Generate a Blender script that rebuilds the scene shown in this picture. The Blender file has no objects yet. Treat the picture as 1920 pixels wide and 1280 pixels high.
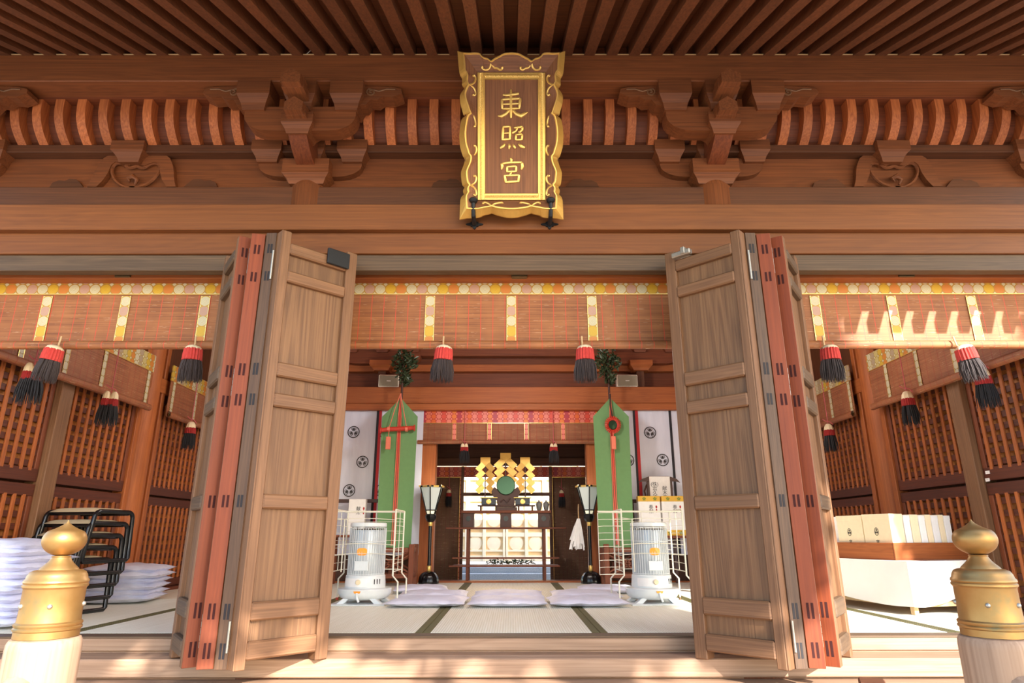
import bpy, bmesh, math, random
from mathutils import Vector, Matrix, Euler
random.seed(7)
sc = bpy.context.scene
COL = sc.collection
R = math.radians
PI = math.pi
# ---------------------------------------------------------------- camera numbers (image taken as 1920x1280)
F, PITCH, ZC = 1200.0, R(16.87), 0.55
CP, SP = math.cos(PITCH), math.sin(PITCH)
XV = 958.5
def ray(px, py):
    u = px - XV; v = 640.0 - py
    return u, F*CP - v*SP, F*SP + v*CP
def at(px, py, Y):            # world point on the plane Y
    u, y, z = ray(px, py); return Vector((u/y*Y, Y, ZC + z/y*Y))
def zy(py, Y): return at(960, py, Y).z
def xy(px, py, Y): return at(px, py, Y).x
def on_floor(px, py, z=0.0):
    u, y, w = ray(px, py); t = (z-ZC)/w
    return Vector((u*t, y*t, z))
# ---------------------------------------------------------------- mesh builder
class MB:
    def __init__(s): s.v = []; s.f = []
    def add(s, vs, fs):
        n = len(s.v); s.v += [tuple(p) for p in vs]
        s.f += [tuple(i+n for i in f) for f in fs]; return s
    def box(s, x0, x1, y0, y1, z0, z1, b=0.0, M=None):
        if x0 > x1: x0, x1 = x1, x0
        if y0 > y1: y0, y1 = y1, y0
        if z0 > z1: z0, z1 = z1, z0
        if b <= 0:
            vs = [Vector((x, y, z)) for z in (z0, z1) for y in (y0, y1) for x in (x0, x1)]
            fs = [(0,2,3,1),(4,5,7,6),(0,1,5,4),(2,6,7,3),(0,4,6,2),(1,3,7,5)]
        else:
            bm = bmesh.new(); bmesh.ops.create_cube(bm, size=1)
            for q in bm.verts:
                q.co = Vector(((x0+x1)/2+q.co.x*(x1-x0), (y0+y1)/2+q.co.y*(y1-y0), (z0+z1)/2+q.co.z*(z1-z0)))
            b = min(b, .45*min(x1-x0, y1-y0, z1-z0))
            bmesh.ops.bevel(bm, geom=bm.edges[:], offset=b, segments=1, affect='EDGES', profile=.5)
            bm.verts.index_update()
            vs = [q.co.copy() for q in bm.verts]; fs = [tuple(q.index for q in f.verts) for f in bm.faces]; bm.free()
        if M: vs = [M @ p for p in vs]
        return s.add(vs, fs)
    def prism(s, poly, a0, a1, axis='y', M=None):
        # poly in the two other axes (x,z for 'y'; y,z for 'x'; x,y for 'z')
        n = len(poly); vs = []
        for a in (a0, a1):
            for p, q in poly:
                vs.append(Vector((p, a, q)) if axis == 'y' else Vector((a, p, q)) if axis == 'x' else Vector((p, q, a)))
        if M: vs = [M @ w for w in vs]
        fs = [tuple(range(n)), tuple(range(2*n-1, n-1, -1))]
        fs += [(i, n+i, n+(i+1) % n, (i+1) % n) for i in range(n)]
        return s.add(vs, fs)
    def loft(s, ra, rb, closed=True):
        n = len(ra); vs = list(ra)+list(rb); m = n if closed else n-1
        return s.add(vs, [(i, (i+1) % n, n+(i+1) % n, n+i) for i in range(m)])
    def face(s, pts): return s.add(pts, [tuple(range(len(pts)))])
    def tube(s, pts, r, seg=8, closed=False, flat=None):
        pts = [Vector(p) for p in pts]; n = len(pts)
        rr = r if isinstance(r, (list, tuple)) else [r]*n
        rings = []; up = None
        for i, p in enumerate(pts):
            a = pts[(i-1) % n] if closed or i > 0 else pts[i]
            c = pts[(i+1) % n] if closed or i < n-1 else pts[i]
            d = (c-a)
            if d.length < 1e-9: d = Vector((0, 0, 1))
            d.normalize()
            if up is None:
                h = Vector((0, 0, 1)) if abs(d.z) < .9 else Vector((1, 0, 0))
                up = (h - d*h.dot(d)).normalized()
            else:
                up = up - d*up.dot(d)
                if up.length < 1e-6: up = d.orthogonal()
                up.normalize()
            sd = d.cross(up)
            ring = [p + (up*math.cos(2*PI*k/seg) + sd*math.sin(2*PI*k/seg))*rr[i] for k in range(seg)]
            if flat: ring = [p + (q-p) - flat[0]*((q-p).dot(flat[0]))*(1-flat[1]) for q in ring]
            rings.append(ring)
        vs = [q for g in rings for q in g]; fs = []
        for i in range(n if closed else n-1):
            a = i*seg; c = ((i+1) % n)*seg
            fs += [(a+k, a+(k+1) % seg, c+(k+1) % seg, c+k) for k in range(seg)]
        if not closed:
            fs.append(tuple(range(seg-1, -1, -1))); fs.append(tuple(range((n-1)*seg, n*seg)))
        return s.add(vs, fs)
    def lathe(s, prof, c=(0, 0, 0), seg=32, M=None, mod=None):
        c = Vector(c); vs = []; n = len(prof)
        for r, z in prof:
            for k in range(seg):
                a = 2*PI*k/seg; q = r*(mod(a, z) if mod else 1)
                vs.append(c + Vector((q*math.cos(a), q*math.sin(a), z)))
        if M: vs = [M @ w for w in vs]
        fs = []
        for i in range(n-1):
            fs += [(i*seg+k, i*seg+(k+1) % seg, (i+1)*seg+(k+1) % seg, (i+1)*seg+k) for k in range(seg)]
        fs.append(tuple(range(seg-1, -1, -1))); fs.append(tuple(range((n-1)*seg, n*seg)))
        return s.add(vs, fs)
    def grid(s, fn, nu, nv):
        vs = [fn(i/nu, j/nv) for j in range(nv+1) for i in range(nu+1)]
        fs = [(j*(nu+1)+i, j*(nu+1)+i+1, (j+1)*(nu+1)+i+1, (j+1)*(nu+1)+i) for j in range(nv) for i in range(nu)]
        return s.add(vs, fs)
    def mesh(s, name, mat=None, smooth=False):
        me = bpy.data.meshes.new(name); me.from_pydata(s.v, [], s.f)
        bm = bmesh.new(); bm.from_mesh(me)
        bmesh.ops.recalc_face_normals(bm, faces=bm.faces[:]); bm.to_mesh(me); bm.free()
        if smooth:
            for p in me.polygons: p.use_smooth = True
            try: me.set_sharp_from_angle(angle=R(38))
            except Exception: pass
        if mat: me.materials.append(mat)
        me.update(); return me
    def build(s, name, mat, parent=None, smooth=False, loc=None):
        if loc is not None:
            L = Vector(loc); s.v = [tuple(Vector(p)-L) for p in s.v]
        o = bpy.data.objects.new(name, s.mesh(name, mat, smooth)); COL.objects.link(o)
        if loc is not None: o.location = loc
        if parent: o.parent = parent
        return o
def tag(o, label=None, cat=None, group=None, kind=None):
    if label: o['label'] = label
    if cat: o['category'] = cat
    if group: o['group'] = group
    if kind: o['kind'] = kind
    return o
def empty(name, loc=(0, 0, 0), rz=0.0, label=None, cat=None, group=None, kind=None):
    o = bpy.data.objects.new(name, None); COL.objects.link(o); o.empty_display_size = .1
    o.location = loc; o.rotation_euler = (0, 0, rz); return tag(o, label, cat, group, kind)
def copy_tree(o, parent=None):
    c = o.copy(); COL.objects.link(c)
    if parent: c.parent = parent
    for ch in list(o.children): copy_tree(ch, c)
    return c
def text_mesh(body, size, name='lettering', depth=.0005):
    cu = bpy.data.curves.new(name, 'FONT'); cu.body = body; cu.size = size; cu.extrude = depth
    cu.align_x = 'CENTER'; cu.align_y = 'CENTER'; cu.space_line = .9
    ob = bpy.data.objects.new(name, cu); COL.objects.link(ob)
    dg = bpy.context.evaluated_depsgraph_get()
    me = bpy.data.meshes.new_from_object(ob.evaluated_get(dg))
    bpy.data.objects.remove(ob); bpy.data.curves.remove(cu)
    return me
def text_obj(body, size, mat, parent, M, name='lettering'):
    me = text_mesh(body, size, name); me.materials.clear(); me.materials.append(mat)
    me.transform(M); o = bpy.data.objects.new(name, me); COL.objects.link(o)
    if parent: o.parent = parent
    return o
# ---------------------------------------------------------------- materials
def srgb(r, g, b):
    f = lambda c: (c/255/12.92) if c/255 <= .04045 else ((c/255+.055)/1.055)**2.4
    return (f(r), f(g), f(b), 1)
class NT:
    def __init__(s, name):
        s.m = bpy.data.materials.new(name); s.m.use_nodes = True
        s.t = s.m.node_tree; s.n = s.t.nodes; s.b = s.n['Principled BSDF']
    def new(s, t, **k):
        n = s.n.new(t)
        for a, v in k.items(): setattr(n, a, v)
        return n
    def put(s, sock, v):
        if isinstance(v, bpy.types.NodeSocket): s.t.links.new(v, sock)
        else: sock.default_value = v
    def math(s, op, a, b=None, c=None):
        n = s.new('ShaderNodeMath', operation=op)
        s.put(n.inputs[0], a)
        if b is not None: s.put(n.inputs[1], b)
        if c is not None: s.put(n.inputs[2], c)
        return n.outputs[0]
    def coord(s): return s.new('ShaderNodeTexCoord').outputs['Object']
    def mapping(s, vec, scale=(1, 1, 1), loc=(0, 0, 0)):
        n = s.new('ShaderNodeMapping'); s.put(n.inputs['Vector'], vec)
        n.inputs['Scale'].default_value = scale; n.inputs['Location'].default_value = loc; return n.outputs[0]
    def noise(s, vec, scale=5, detail=4, rough=.55, dist=0):
        n = s.new('ShaderNodeTexNoise'); s.put(n.inputs['Vector'], vec)
        n.inputs['Scale'].default_value = scale; n.inputs['Detail'].default_value = detail
        n.inputs['Roughness'].default_value = rough; n.inputs['Distortion'].default_value = dist; return n.outputs['Fac']
    def ramp(s, fac, stops, interp='LINEAR'):
        n = s.new('ShaderNodeValToRGB'); cr = n.color_ramp; cr.interpolation = interp
        while len(cr.elements) < len(stops): cr.elements.new(.5)
        for e, (p, c) in zip(cr.elements, stops): e.position = p; e.color = c
        s.put(n.inputs[0], fac); return n.outputs[0]
    def mix(s, fac, a, b, mode='MIX'):
        n = s.new('ShaderNodeMix', data_type='RGBA', blend_type=mode)
        s.put(n.inputs[0], fac); s.put(n.inputs[6], a); s.put(n.inputs[7], b); return n.outputs[2]
    def xyz(s, vec):
        n = s.new('ShaderNodeSeparateXYZ'); s.put(n.inputs[0], vec); return n.outputs
    def bump(s, h, strength=.3, dist=.01):
        n = s.new('ShaderNodeBump'); n.inputs['Strength'].default_value = strength; n.inputs['Distance'].default_value = dist
        s.put(n.inputs['Height'], h); s.t.links.new(n.outputs[0], s.b.inputs['Normal'])
    def out(s, col=None, rough=.6, metal=0.0, spec=None, **k):
        if col is not None: s.put(s.b.inputs['Base Color'], col)
        s.put(s.b.inputs['Roughness'], rough); s.put(s.b.inputs['Metallic'], metal)
        if spec is not None: s.b.inputs['Specular IOR Level'].default_value = spec
        for a, v in k.items(): s.put(s.b.inputs[a], v)
        return s.m
def wood(name, light, dark, axis='x', fine=60, ring=5, rough=.6, vary=.25, grain=.28, bump=.12, cut=.68):
    """grain stretched along one local axis; broad rings, fine fibres and per-object tone"""
    light, dark = [(c[0], c[1]*(.8+.2*cut), c[2]*cut, 1) for c in (light, dark)]
    t = NT(name); co = t.coord()
    oi = t.new('ShaderNodeObjectInfo')
    off = t.new('ShaderNodeVectorMath', operation='SCALE'); off.inputs['Scale'].default_value = 13.0
    cx = t.new('ShaderNodeCombineXYZ')
    for i in range(3): t.put(cx.inputs[i], t.math('MULTIPLY', oi.outputs['Random'], (1.0, 2.3, 3.1)[i]))
    t.put(off.inputs[0], cx.outputs[0])
    ad = t.new('ShaderNodeVectorMath', operation='ADD'); t.put(ad.inputs[0], co); t.put(ad.inputs[1], off.outputs[0])
    st = {'x': (.06, 1, 1), 'y': (1, .06, 1), 'z': (1, 1, .06)}[axis]
    st2 = {'x': (.012, 1, 1), 'y': (1, .012, 1), 'z': (1, 1, .012)}[axis]
    m1 = t.mapping(ad.outputs[0], tuple(q*ring for q in st)); m2 = t.mapping(ad.outputs[0], tuple(q*fine for q in st2))
    n1 = t.noise(m1, 1.6, 3, .5, .6)
    rings = t.math('SINE', t.math('MULTIPLY', n1, 85.0))
    rings = t.math('MULTIPLY_ADD', rings, .5, .5)
    n2 = t.noise(m2, 1.5, 3, .6)
    fac = t.math('ADD', t.math('MULTIPLY', rings, .42*grain), t.math('MULTIPLY', n2, 1.0-.42*grain))
    c = t.ramp(fac, [(.22, dark), (.78, light)])
    big = t.noise(t.mapping(ad.outputs[0], (1.2, 1.2, 1.2)), 1.0, 2)
    val = t.math('ADD', t.math('MULTIPLY', oi.outputs['Random'], vary), t.math('MULTIPLY', big, .5))
    hs = t.new('ShaderNodeHueSaturation'); t.put(hs.inputs['Color'], c)
    t.put(hs.inputs['Value'], t.math('ADD', val, 1.0-.25-vary/2))
    t.bump(fac, bump, .004)
    return t.out(hs.outputs[0], rough)
def plain(name, col, rough=.5, metal=0.0, noise=.08, scale=30, bump=0.0, **k):
    t = NT(name); n = t.noise(t.coord(), scale, 4)
    hs = t.new('ShaderNodeHueSaturation'); hs.inputs['Color'].default_value = col
    t.put(hs.inputs['Value'], t.math('MULTIPLY_ADD', n, 2*noise, 1-noise))
    if bump: t.bump(n, bump, .01)
    return t.out(hs.outputs[0], rough, metal, **k)
M = {}
def mk_woods():
    W = lambda n, l, d, ax, **k: M.__setitem__(n, wood(n, srgb(*l), srgb(*d), ax, **k))
    for ax in 'xyz':
        W('beam_'+ax, (140, 82, 50), (94, 52, 31), ax, vary=.16)
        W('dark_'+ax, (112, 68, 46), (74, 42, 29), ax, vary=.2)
        W('rafter_'+ax, (124, 74, 50), (80, 46, 31), ax, vary=.3)
        W('lintel_'+ax, (134, 82, 42), (104, 58, 27), ax, vary=.1)
        W('orange_'+ax, (182, 106, 58), (140, 72, 36), ax, vary=.15)
        W('red_'+ax, (134, 72, 44), (92, 44, 27), ax, vary=.2)
        W('grey_'+ax, (140, 101, 74), (102, 70, 48), ax, cut=.82, vary=.1, fine=75, bump=.25)
        W('deck_'+ax, (180, 146, 118), (134, 102, 78), ax, cut=1.0, vary=.12, fine=50)
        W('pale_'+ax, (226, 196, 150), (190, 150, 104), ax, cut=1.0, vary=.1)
    W('door_panel', (134, 98, 70), (96, 66, 45), 'z', cut=.82, ring=2.6, grain=.6, fine=110, vary=.1, bump=.3)
    W('door_edge', (140, 66, 32), (112, 47, 20), 'z', vary=.1, grain=.2)
    W('door_edge_dark', (104, 78, 64), (66, 46, 38), 'z', vary=.1, fine=90, grain=.3)
    for ax in 'xyz':
        W('latdark_'+ax, (98, 46, 28), (66, 28, 17), ax, vary=.2)
    W('latback', (206, 138, 80), (164, 96, 50), 'z', vary=.1)
    W('rib', (204, 122, 76), (146, 74, 42), 'z', vary=.3, grain=.3)
    W('sign_wood', (150, 100, 72), (98, 60, 44), 'z', ring=6, fine=70, vary=.0)
    W('sign_rim', (140, 92, 66), (92, 56, 42), 'x', ring=6, fine=70, vary=.0)
    W('grey_dark', (112, 90, 76), (70, 54, 46), 'x', vary=.1)
mk_woods()
M['gold'] = plain('gold_leaf', srgb(226, 178, 92), .38, .5, .1, 40)
M['gold_bright'] = plain('polished_gold', srgb(246, 206, 118), .28, .65, .1, 60)
M['gold_dull'] = plain('brushed_gold', srgb(214, 176, 84), .42, .75, .12, 30)
M['iron'] = plain('black_iron', srgb(38, 40, 44), .45, .5, .3, 60, .2)
M['slot'] = plain('mortise_red', srgb(56, 12, 7), .9)
M['steel'] = plain('dull_steel', srgb(176, 170, 158), .4, .8, .2, 80)
M['black'] = plain('black_lacquer', srgb(18, 18, 20), .25)
M['blackmatte'] = plain('black_paint', srgb(22, 22, 24), .45)
M['cream'] = plain('cream_cotton', srgb(232, 214, 178), .8)
M['redtassel'] = plain('red_yarn', srgb(190, 58, 50), .8, 0, .25, 60)
M['darkred'] = plain('dark_red_yarn', srgb(150, 30, 28), .8, 0, .25, 60)
M['hair'] = plain('dark_fringe', srgb(62, 50, 48), .7, 0, .35, 90)
M['hairblack'] = plain('black_fringe', srgb(30, 28, 32), .7, 0, .35, 90)
M['cord'] = plain('pink_cord', srgb(190, 92, 96), .7)
M['enamel'] = plain('white_enamel', srgb(222, 226, 226), .3)
M['drum'] = plain('grey_drum', srgb(188, 194, 198), .35, .2)
M['wire'] = plain('cream_wire', srgb(226, 220, 200), .35)
M['paper'] = plain('white_paper', srgb(244, 240, 236), .7)
M['boxcream'] = plain('cream_box_card', srgb(248, 228, 190), .6)
M['cloth'] = plain('white_tablecloth', srgb(246, 242, 236), .8, 0, .04, 8)
M['ink'] = plain('ink', srgb(34, 28, 30), .7)
M['redink'] = plain('red_ink', srgb(176, 40, 36), .7)
M['green'] = plain('green_cloth', srgb(104, 144, 92), .8, 0, .1, 20)
M['leaf'] = plain('sakaki_leaf', srgb(56, 70, 44), .4, 0, .4, 20)
M['redcord'] = plain('red_lacquer', srgb(196, 60, 44), .4, 0, .15)
M['pinkcloth'] = plain('salmon_tassel', srgb(224, 122, 96), .7)
M['mirror'] = plain('green_mirror', srgb(58, 88, 66), .18, .6)
M['grille'] = plain('speaker_grille', srgb(150, 142, 122), .7, 0, .15, 200)
M['plastic'] = plain('speaker_cream', srgb(246, 242, 226), .4)
M['beige'] = plain('beige_vinyl', srgb(196, 176, 142), .5)
M['copper'] = plain('brown_metal_plate', srgb(110, 88, 58), .5, .6, .2, 60)
M['amber'] = plain('amber_glass', srgb(250, 156, 50), .2)
M['vase'] = plain('grey_vase', srgb(118, 118, 116), .4)
M['tassel_y'] = plain('knot_gold', srgb(196, 172, 92), .8)
def mk_special():
    # reed blind: fine horizontal reeds, red binding threads
    def reed(name, light, dark, thread, pitch, tw=.0022, scr=True):
        t = NT(name); co = t.coord(); x, y, z = t.xyz(co)
        n = t.noise(t.mapping(co, (1.5, 1, 160)), 1.0, 4, .6)
        n2 = t.noise(t.mapping(co, (5, 5, 5)), 1.0, 2)
        c = t.ramp(t.math('ADD', t.math('MULTIPLY', n, .8), t.math('MULTIPLY', n2, .25)), [(.36, dark), (.68, light)])
        sp = t.noise(t.mapping(co, (7, 1, 330), (3, 2, 1)), 1.0, 2, .7)
        c = t.mix(t.math('GREATER_THAN', sp, .68), c, srgb(236, 206, 168))
        fx = t.math('ABSOLUTE', t.math('SUBTRACT', t.math('FRACT', t.math('DIVIDE', x, pitch)), .5))
        c = t.mix(t.math('LESS_THAN', fx, tw/pitch), c, thread)
        reeds = t.math('SINE', t.math('MULTIPLY', z, 2*PI/.0045))
        t.bump(t.math('ADD', reeds, t.math('MULTIPLY', n, 2.0)), .25, .002)
        M[name] = t.out(c, .55)
    reed('reed', srgb(180, 116, 68), srgb(118, 68, 38), srgb(206, 76, 52), .0845)
    reed('reed_back', srgb(176, 112, 72), srgb(118, 66, 42), srgb(150, 60, 40), .0845)
    reed('reed_dark', srgb(124, 84, 52), srgb(84, 54, 34), srgb(104, 44, 34), .06)
    # brocade of round medallions on a square grid
    def brocade(name, ground, pal, cell, dia, by='x', z0=0.0):
        t = NT(name); co = t.coord(); x, y, z = t.xyz(co)
        ux = t.math('DIVIDE', x, cell); uz = t.math('DIVIDE', t.math('ADD', z, z0), cell)
        ix = t.math('FLOOR', ux); iz = t.math('FLOOR', uz)
        fx = t.math('SUBTRACT', t.math('FRACT', ux), .5); fz = t.math('SUBTRACT', t.math('FRACT', uz), .5)
        r = t.math('SQRT', t.math('ADD', t.math('MULTIPLY', fx, fx), t.math('MULTIPLY', fz, fz)))
        k = t.math('ADD', t.math('FLOORED_MODULO', ix if by == 'x' else iz, float(len(pal))), .5)
        k = t.math('DIVIDE', k, float(len(pal)))
        c = t.ramp(k, [(i/len(pal), q) for i, q in enumerate(pal)], 'CONSTANT')
        # embroidered rings inside each medallion
        rg = t.math('GREATER_THAN', t.math('SINE', t.math('MULTIPLY', r, 2*PI/.115)), .25)
        c2 = t.mix(t.math('MULTIPLY', rg, .45), c, ground)
        m = t.math('LESS_THAN', r, dia*.5)
        # little lozenges where four medallions meet
        lz = t.math('GREATER_THAN', t.math('ADD', t.math('ABSOLUTE', fx), t.math('ABSOLUTE', fz)), .80)
        g = t.mix(lz, ground, pal[0])
        w = t.noise(co, 240, 2)
        fin = t.mix(m, g, c2)
        t.bump(t.math('ADD', m, w), .25, .002)
        M[name] = t.out(fin, .45)
    pal = [srgb(204, 196, 164), srgb(188, 146, 134), srgb(204, 196, 164), srgb(208, 166, 36), srgb(204, 118, 46)]
    brocade('brocade', srgb(176, 132, 50), pal, .0735, .93, 'x', zy(519, 4.205)-zy(552, 4.205))
    brocade('brocade_strip', srgb(192, 150, 52), [pal[0], pal[1], pal[0], pal[4], pal[3]], .0735, .93, 'z')
    brocade('brocade_side', srgb(160, 132, 62), [srgb(206, 198, 170), srgb(170, 150, 130), srgb(196, 180, 120), srgb(206, 170, 60), srgb(204, 120, 52)], .066, .93)
    palr = [srgb(240, 140, 120), srgb(228, 84, 62), srgb(240, 140, 120), srgb(240, 136, 52), srgb(176, 52, 74), srgb(240, 130, 96), srgb(236, 112, 44)]
    brocade('brocade_red', srgb(188, 58, 44), palr, .068, .9)
    # zabuton satin, tatami, border
    t = NT('cushion'); co = t.coord(); n = t.noise(co, 9, 4, .6, .4)
    t.bump(n, .5, .02); M['cushion'] = t.out(t.ramp(n, [(.3, srgb(208, 210, 230)), (.7, srgb(226, 228, 246))]), .42)
    t = NT('tatami'); co = t.coord(); x, y, z = t.xyz(co)
    st = t.math('SINE', t.math('MULTIPLY', x, 2*PI/.016)); n = t.noise(t.mapping(co, (60, 2, 1)), 1.0, 4)
    wv = t.noise(t.mapping(co, (120, 160, 1)), 1.0, 2)
    f = t.math('ADD', t.math('MULTIPLY', st, .16), t.math('ADD', t.math('MULTIPLY', n, .5), t.math('MULTIPLY', wv, .3)))
    t.bump(f, .4, .004); M['tatami'] = t.out(t.ramp(f, [(.2, srgb(216, 212, 188)), (.65, srgb(246, 244, 230))]), .5)
    t = NT('tatami_edge'); co = t.coord(); x, y, z = t.xyz(co)
    q = t.math('MULTIPLY', t.math('SINE', t.math('MULTIPLY', x, 2*PI/.012)), t.math('SINE', t.math('MULTIPLY', y, 2*PI/.02)))
    M['tatami_edge'] = t.out(t.ramp(q, [(.3, srgb(80, 76, 40)), (.75, srgb(122, 114, 58))]), .7)
    t = NT('curtain'); co = t.coord(); n = t.noise(t.mapping(co, (10, 1, 1.5)), 1.0, 4)
    t.bump(n, .3, .01); M['curtain'] = t.out(t.ramp(n, [(.3, srgb(216, 218, 234)), (.7, srgb(230, 232, 246))]), .8)
    t = NT('stone'); co = t.coord(); n = t.noise(co, 60, 6, .7); n2 = t.noise(co, 1.2, 3)
    c = t.ramp(t.math('ADD', t.math('MULTIPLY', n, .7), t.math('MULTIPLY', n2, .3)), [(.35, srgb(150, 158, 164)), (.65, srgb(206, 210, 210))])
    M['stone'] = t.out(c, .8)
    t = NT('gravel'); co = t.coord(); n = t.noise(co, 40, 6, .7)
    M['gravel'] = t.out(t.ramp(n, [(.3, srgb(150, 142, 128)), (.7, srgb(192, 184, 168))]), .9)
    t = NT('bronze'); co = t.coord(); n = t.noise(co, 9, 4, .6)
    c = t.ramp(n, [(.36, srgb(156, 116, 64)), (.6, srgb(170, 132, 80)), (.76, srgb(116, 120, 90))])
    M['bronze'] = t.out(c, .42, .75)
    t = NT('shade_glow'); M['shade'] = t.out(srgb(206, 214, 212), .6, **{'Emission Color': srgb(232, 244, 226), 'Emission Strength': .18})
    t = NT('shade_glow_low'); M['shade_low'] = t.out(srgb(245, 244, 220), .6, **{'Emission Color': srgb(255, 246, 206), 'Emission Strength': .8})
    t = NT('flame'); M['flame'] = t.out(srgb(240, 150, 50), .3, **{'Emission Color': srgb(255, 140, 40), 'Emission Strength': .5})
    M['honden'] = plain('shrine_gilding', srgb(250, 232, 200), .5, 0, .06, 12)
    M['honden_panel'] = plain('shrine_panel', srgb(244, 214, 164), .5, 0, .08, 20)
    M['foliage'] = plain('tree_leaf', srgb(70, 92, 46), .6, 0, .4, 3)
    M['bark'] = plain('tree_bark', srgb(92, 72, 54), .9, 0, .3, 12)
    M['tatami_side'] = plain('tatami_side', srgb(206, 194, 152), .8)
    M['rooftile'] = plain('roof_bark', srgb(74, 54, 40), .9, 0, .2, 8)
    M['petal'] = plain('green_print', srgb(110, 130, 44), .7)
    M['goldpaper'] = plain('gold_paper', srgb(222, 172, 48), .5)
    M['blackstripe'] = plain('black_ribbon', srgb(28, 24, 34), .6)
    M['redstripe'] = plain('red_ribbon', srgb(198, 36, 42), .6)
    M['darkbrown'] = plain('dark_carved_wood', srgb(74, 40, 30), .45)
    M['blueblack'] = plain('blue_black_lacquer', srgb(34, 42, 58), .3)
    M['dirt'] = plain('shade_earth', srgb(120, 104, 84), .9)
mk_special()
# ================================================================= camera
cam = bpy.data.cameras.new('camera'); camo = bpy.data.objects.new('camera', cam); COL.objects.link(camo)
cam.sensor_width = 36; cam.lens = 36*F/1920; cam.clip_start = .02; cam.clip_end = 300
camo.location = (0, 0, ZC)
camo.rotation_euler = Euler((PI/2+PITCH, 0, 0), 'XYZ')
camo.rotation_euler.rotate_axis('Z', R(-.06))
camo.rotation_euler[2] = R(-.07)
sc.camera = camo
# ================================================================= big timbers (setting)
TRIM = [0]
def trim(x0, x1, y0, y1, z0, z1, mat, label, b=.004, cat='beam'):
    TRIM[0] += 1
    xm, ym, zm = (x0+x1)/2, (y0+y1)/2, (z0+z1)/2
    o = MB().box(x0, x1, y0, y1, z0, z1, b).build('trim_%d' % TRIM[0], M[mat], loc=(xm, ym, zm))
    return tag(o, label, cat, kind='structure')
XW = 5.2
YK = 3.69                                             # front of the eave purlin
zk0, zk1 = zy(152, YK), zy(102.5, YK)
trim(-XW, XW, YK, YK+.172, zk0, zk1, 'beam_x', 'heavy dark brown eave purlin across the top, just under the rafters')
trim(-XW, XW, 4.0, 4.14, zy(285, 4.0), zy(271, 4.0), 'dark_x', 'thin dark beam below the row of curved ribs', .003)
trim(-XW, XW, 3.985, 4.14, zy(382.5, 3.985)-.03, zy(350, 3.985), 'dark_x', 'dark tie beam between the round column tops, above the light lintel')
Z_A0, Z_A1 = zy(430, 3.88), zy(382.5, 3.88)
trim(-XW, XW, 3.88, 4.06, Z_A0, Z_A1, 'lintel_x', 'light honey brown lintel crossing the whole front behind the plaque foot')
trim(-XW, XW, 3.93, 4.12, zy(475, 3.93), Z_A0+.001, 'lintel_x', 'second stepped lintel just under the light honey brown one')
trim(-XW, XW, 3.952, 4.03, zy(507, 3.952), zy(475, 3.93)+.001, 'grey_dark', 'worn grey brown door head rail above the reed blinds')
trim(-XW, XW, 4.10, 4.22, zy(521, 4.10), zy(521, 4.10)+.10, 'orange_x', 'thin orange rail on which the brocade blind tops hang', .002)
# wall boards behind
w = MB().box(-XW, XW, 4.09, 4.13, zy(352, 4.09), zy(280, 4.09)).build('wall_front', M['beam_x'])
tag(w, 'brown boarded wall strip with carved frog leg struts under the ribs', 'wall', kind='structure')
# cove board behind the ribs
cv = MB(); n = 8
ZR1, ZR0 = zk0, zy(273, 4.0)
def cove(t, off=0.0):                                # t=0 bottom/back, 1 top/front : S curve
    y = 4.03 - .147*(1-(1-t)**3.2)
    z = ZR0 + (ZR1-ZR0)*t
    return (y+off*.9, z+off*.25)
for i in range(n):
    a, b_ = cove(i/n, .06), cove((i+1)/n, .06)
    cv.add([(-XW, a[0], a[1]), (XW, a[0], a[1]), (XW, b_[0], b_[1]), (-XW, b_[0], b_[1])], [(0, 1, 2, 3)])
    cv.add([(-XW, a[0]+.02, a[1]), (XW, a[0]+.02, a[1]), (XW, b_[0]+.02, b_[1]), (-XW, b_[0]+.02, b_[1])], [(3, 2, 1, 0)])
tag(cv.build('trim_cove', M['red_x']), 'curved reddish cove board behind the row of pale ribs', 'boarding', kind='structure')
# curved ribs
PIT = .1562
def rib_mesh():
    m = MB(); n = 14; L = []; Bk = []
    for i in range(n+1):
        t = i/n
        y = 4.007 - .147*(1-(1-t)**3.2)
        z = ZR0 + (ZR1-ZR0+.004)*t
        L.append((y, z)); Bk.append((y+.095, z+.015))
    poly = L + Bk[::-1]
    m.prism(poly, -.031, .031, 'x')
    return m
rb = rib_mesh().build('curved_rib', M['rib'], smooth=True)
LR = 'pale reddish curved rib in the cove row under the eave purlin'
tag(rb, LR, 'rib', 'curved ribs of the cove')
ks = [k+.5 for k in range(-24, 24)]
first = True
for k in ks:
    x = k*PIT
    if abs(x) > 3.72: continue
    if abs(x) < .32: continue
    o = rb if first else rb.copy()
    if not first: COL.objects.link(o)
    first = False
    o.location.x = x
# ================================================================= rafters and roof boards
SL = .42
RA0 = Vector((0, YK+.02, zk1))
def rz(y): return RA0.z + SL*(y-RA0.y)
Y_E = 2.08                                            # rafter tips (eave)
m = MB(); hw = .036
y0, y1 = Y_E, 4.35
m.prism([(y0, rz(y0)), (y1, rz(y1)), (y1, rz(y1)+.10), (y0, rz(y0)+.085)], -hw, hw, 'x')
rf = m.build('rafter', M['rafter_y'])
tag(rf, 'brown square rafter sloping out in the close row under the roof', 'rafter', 'rafters under the eave')
first = True
for k in [q+.5 for q in range(-31, 31)]:
    o = rf if first else rf.copy()
    if not first: COL.objects.link(o)
    first = False
    o.location.x = k*PIT
    o.location.y = 0
bd = MB()
yb = Y_E+.07
bd.prism([(yb, rz(yb)+.094), (4.4, rz(4.4)+.094), (4.4, rz(4.4)+.15), (yb, rz(yb)+.15)], -XW, XW, 'x')
tag(bd.build('ceiling_eave', M['dark_x']), 'dark roof boards lying on top of the rafters', 'roof boards', kind='structure')
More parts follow.
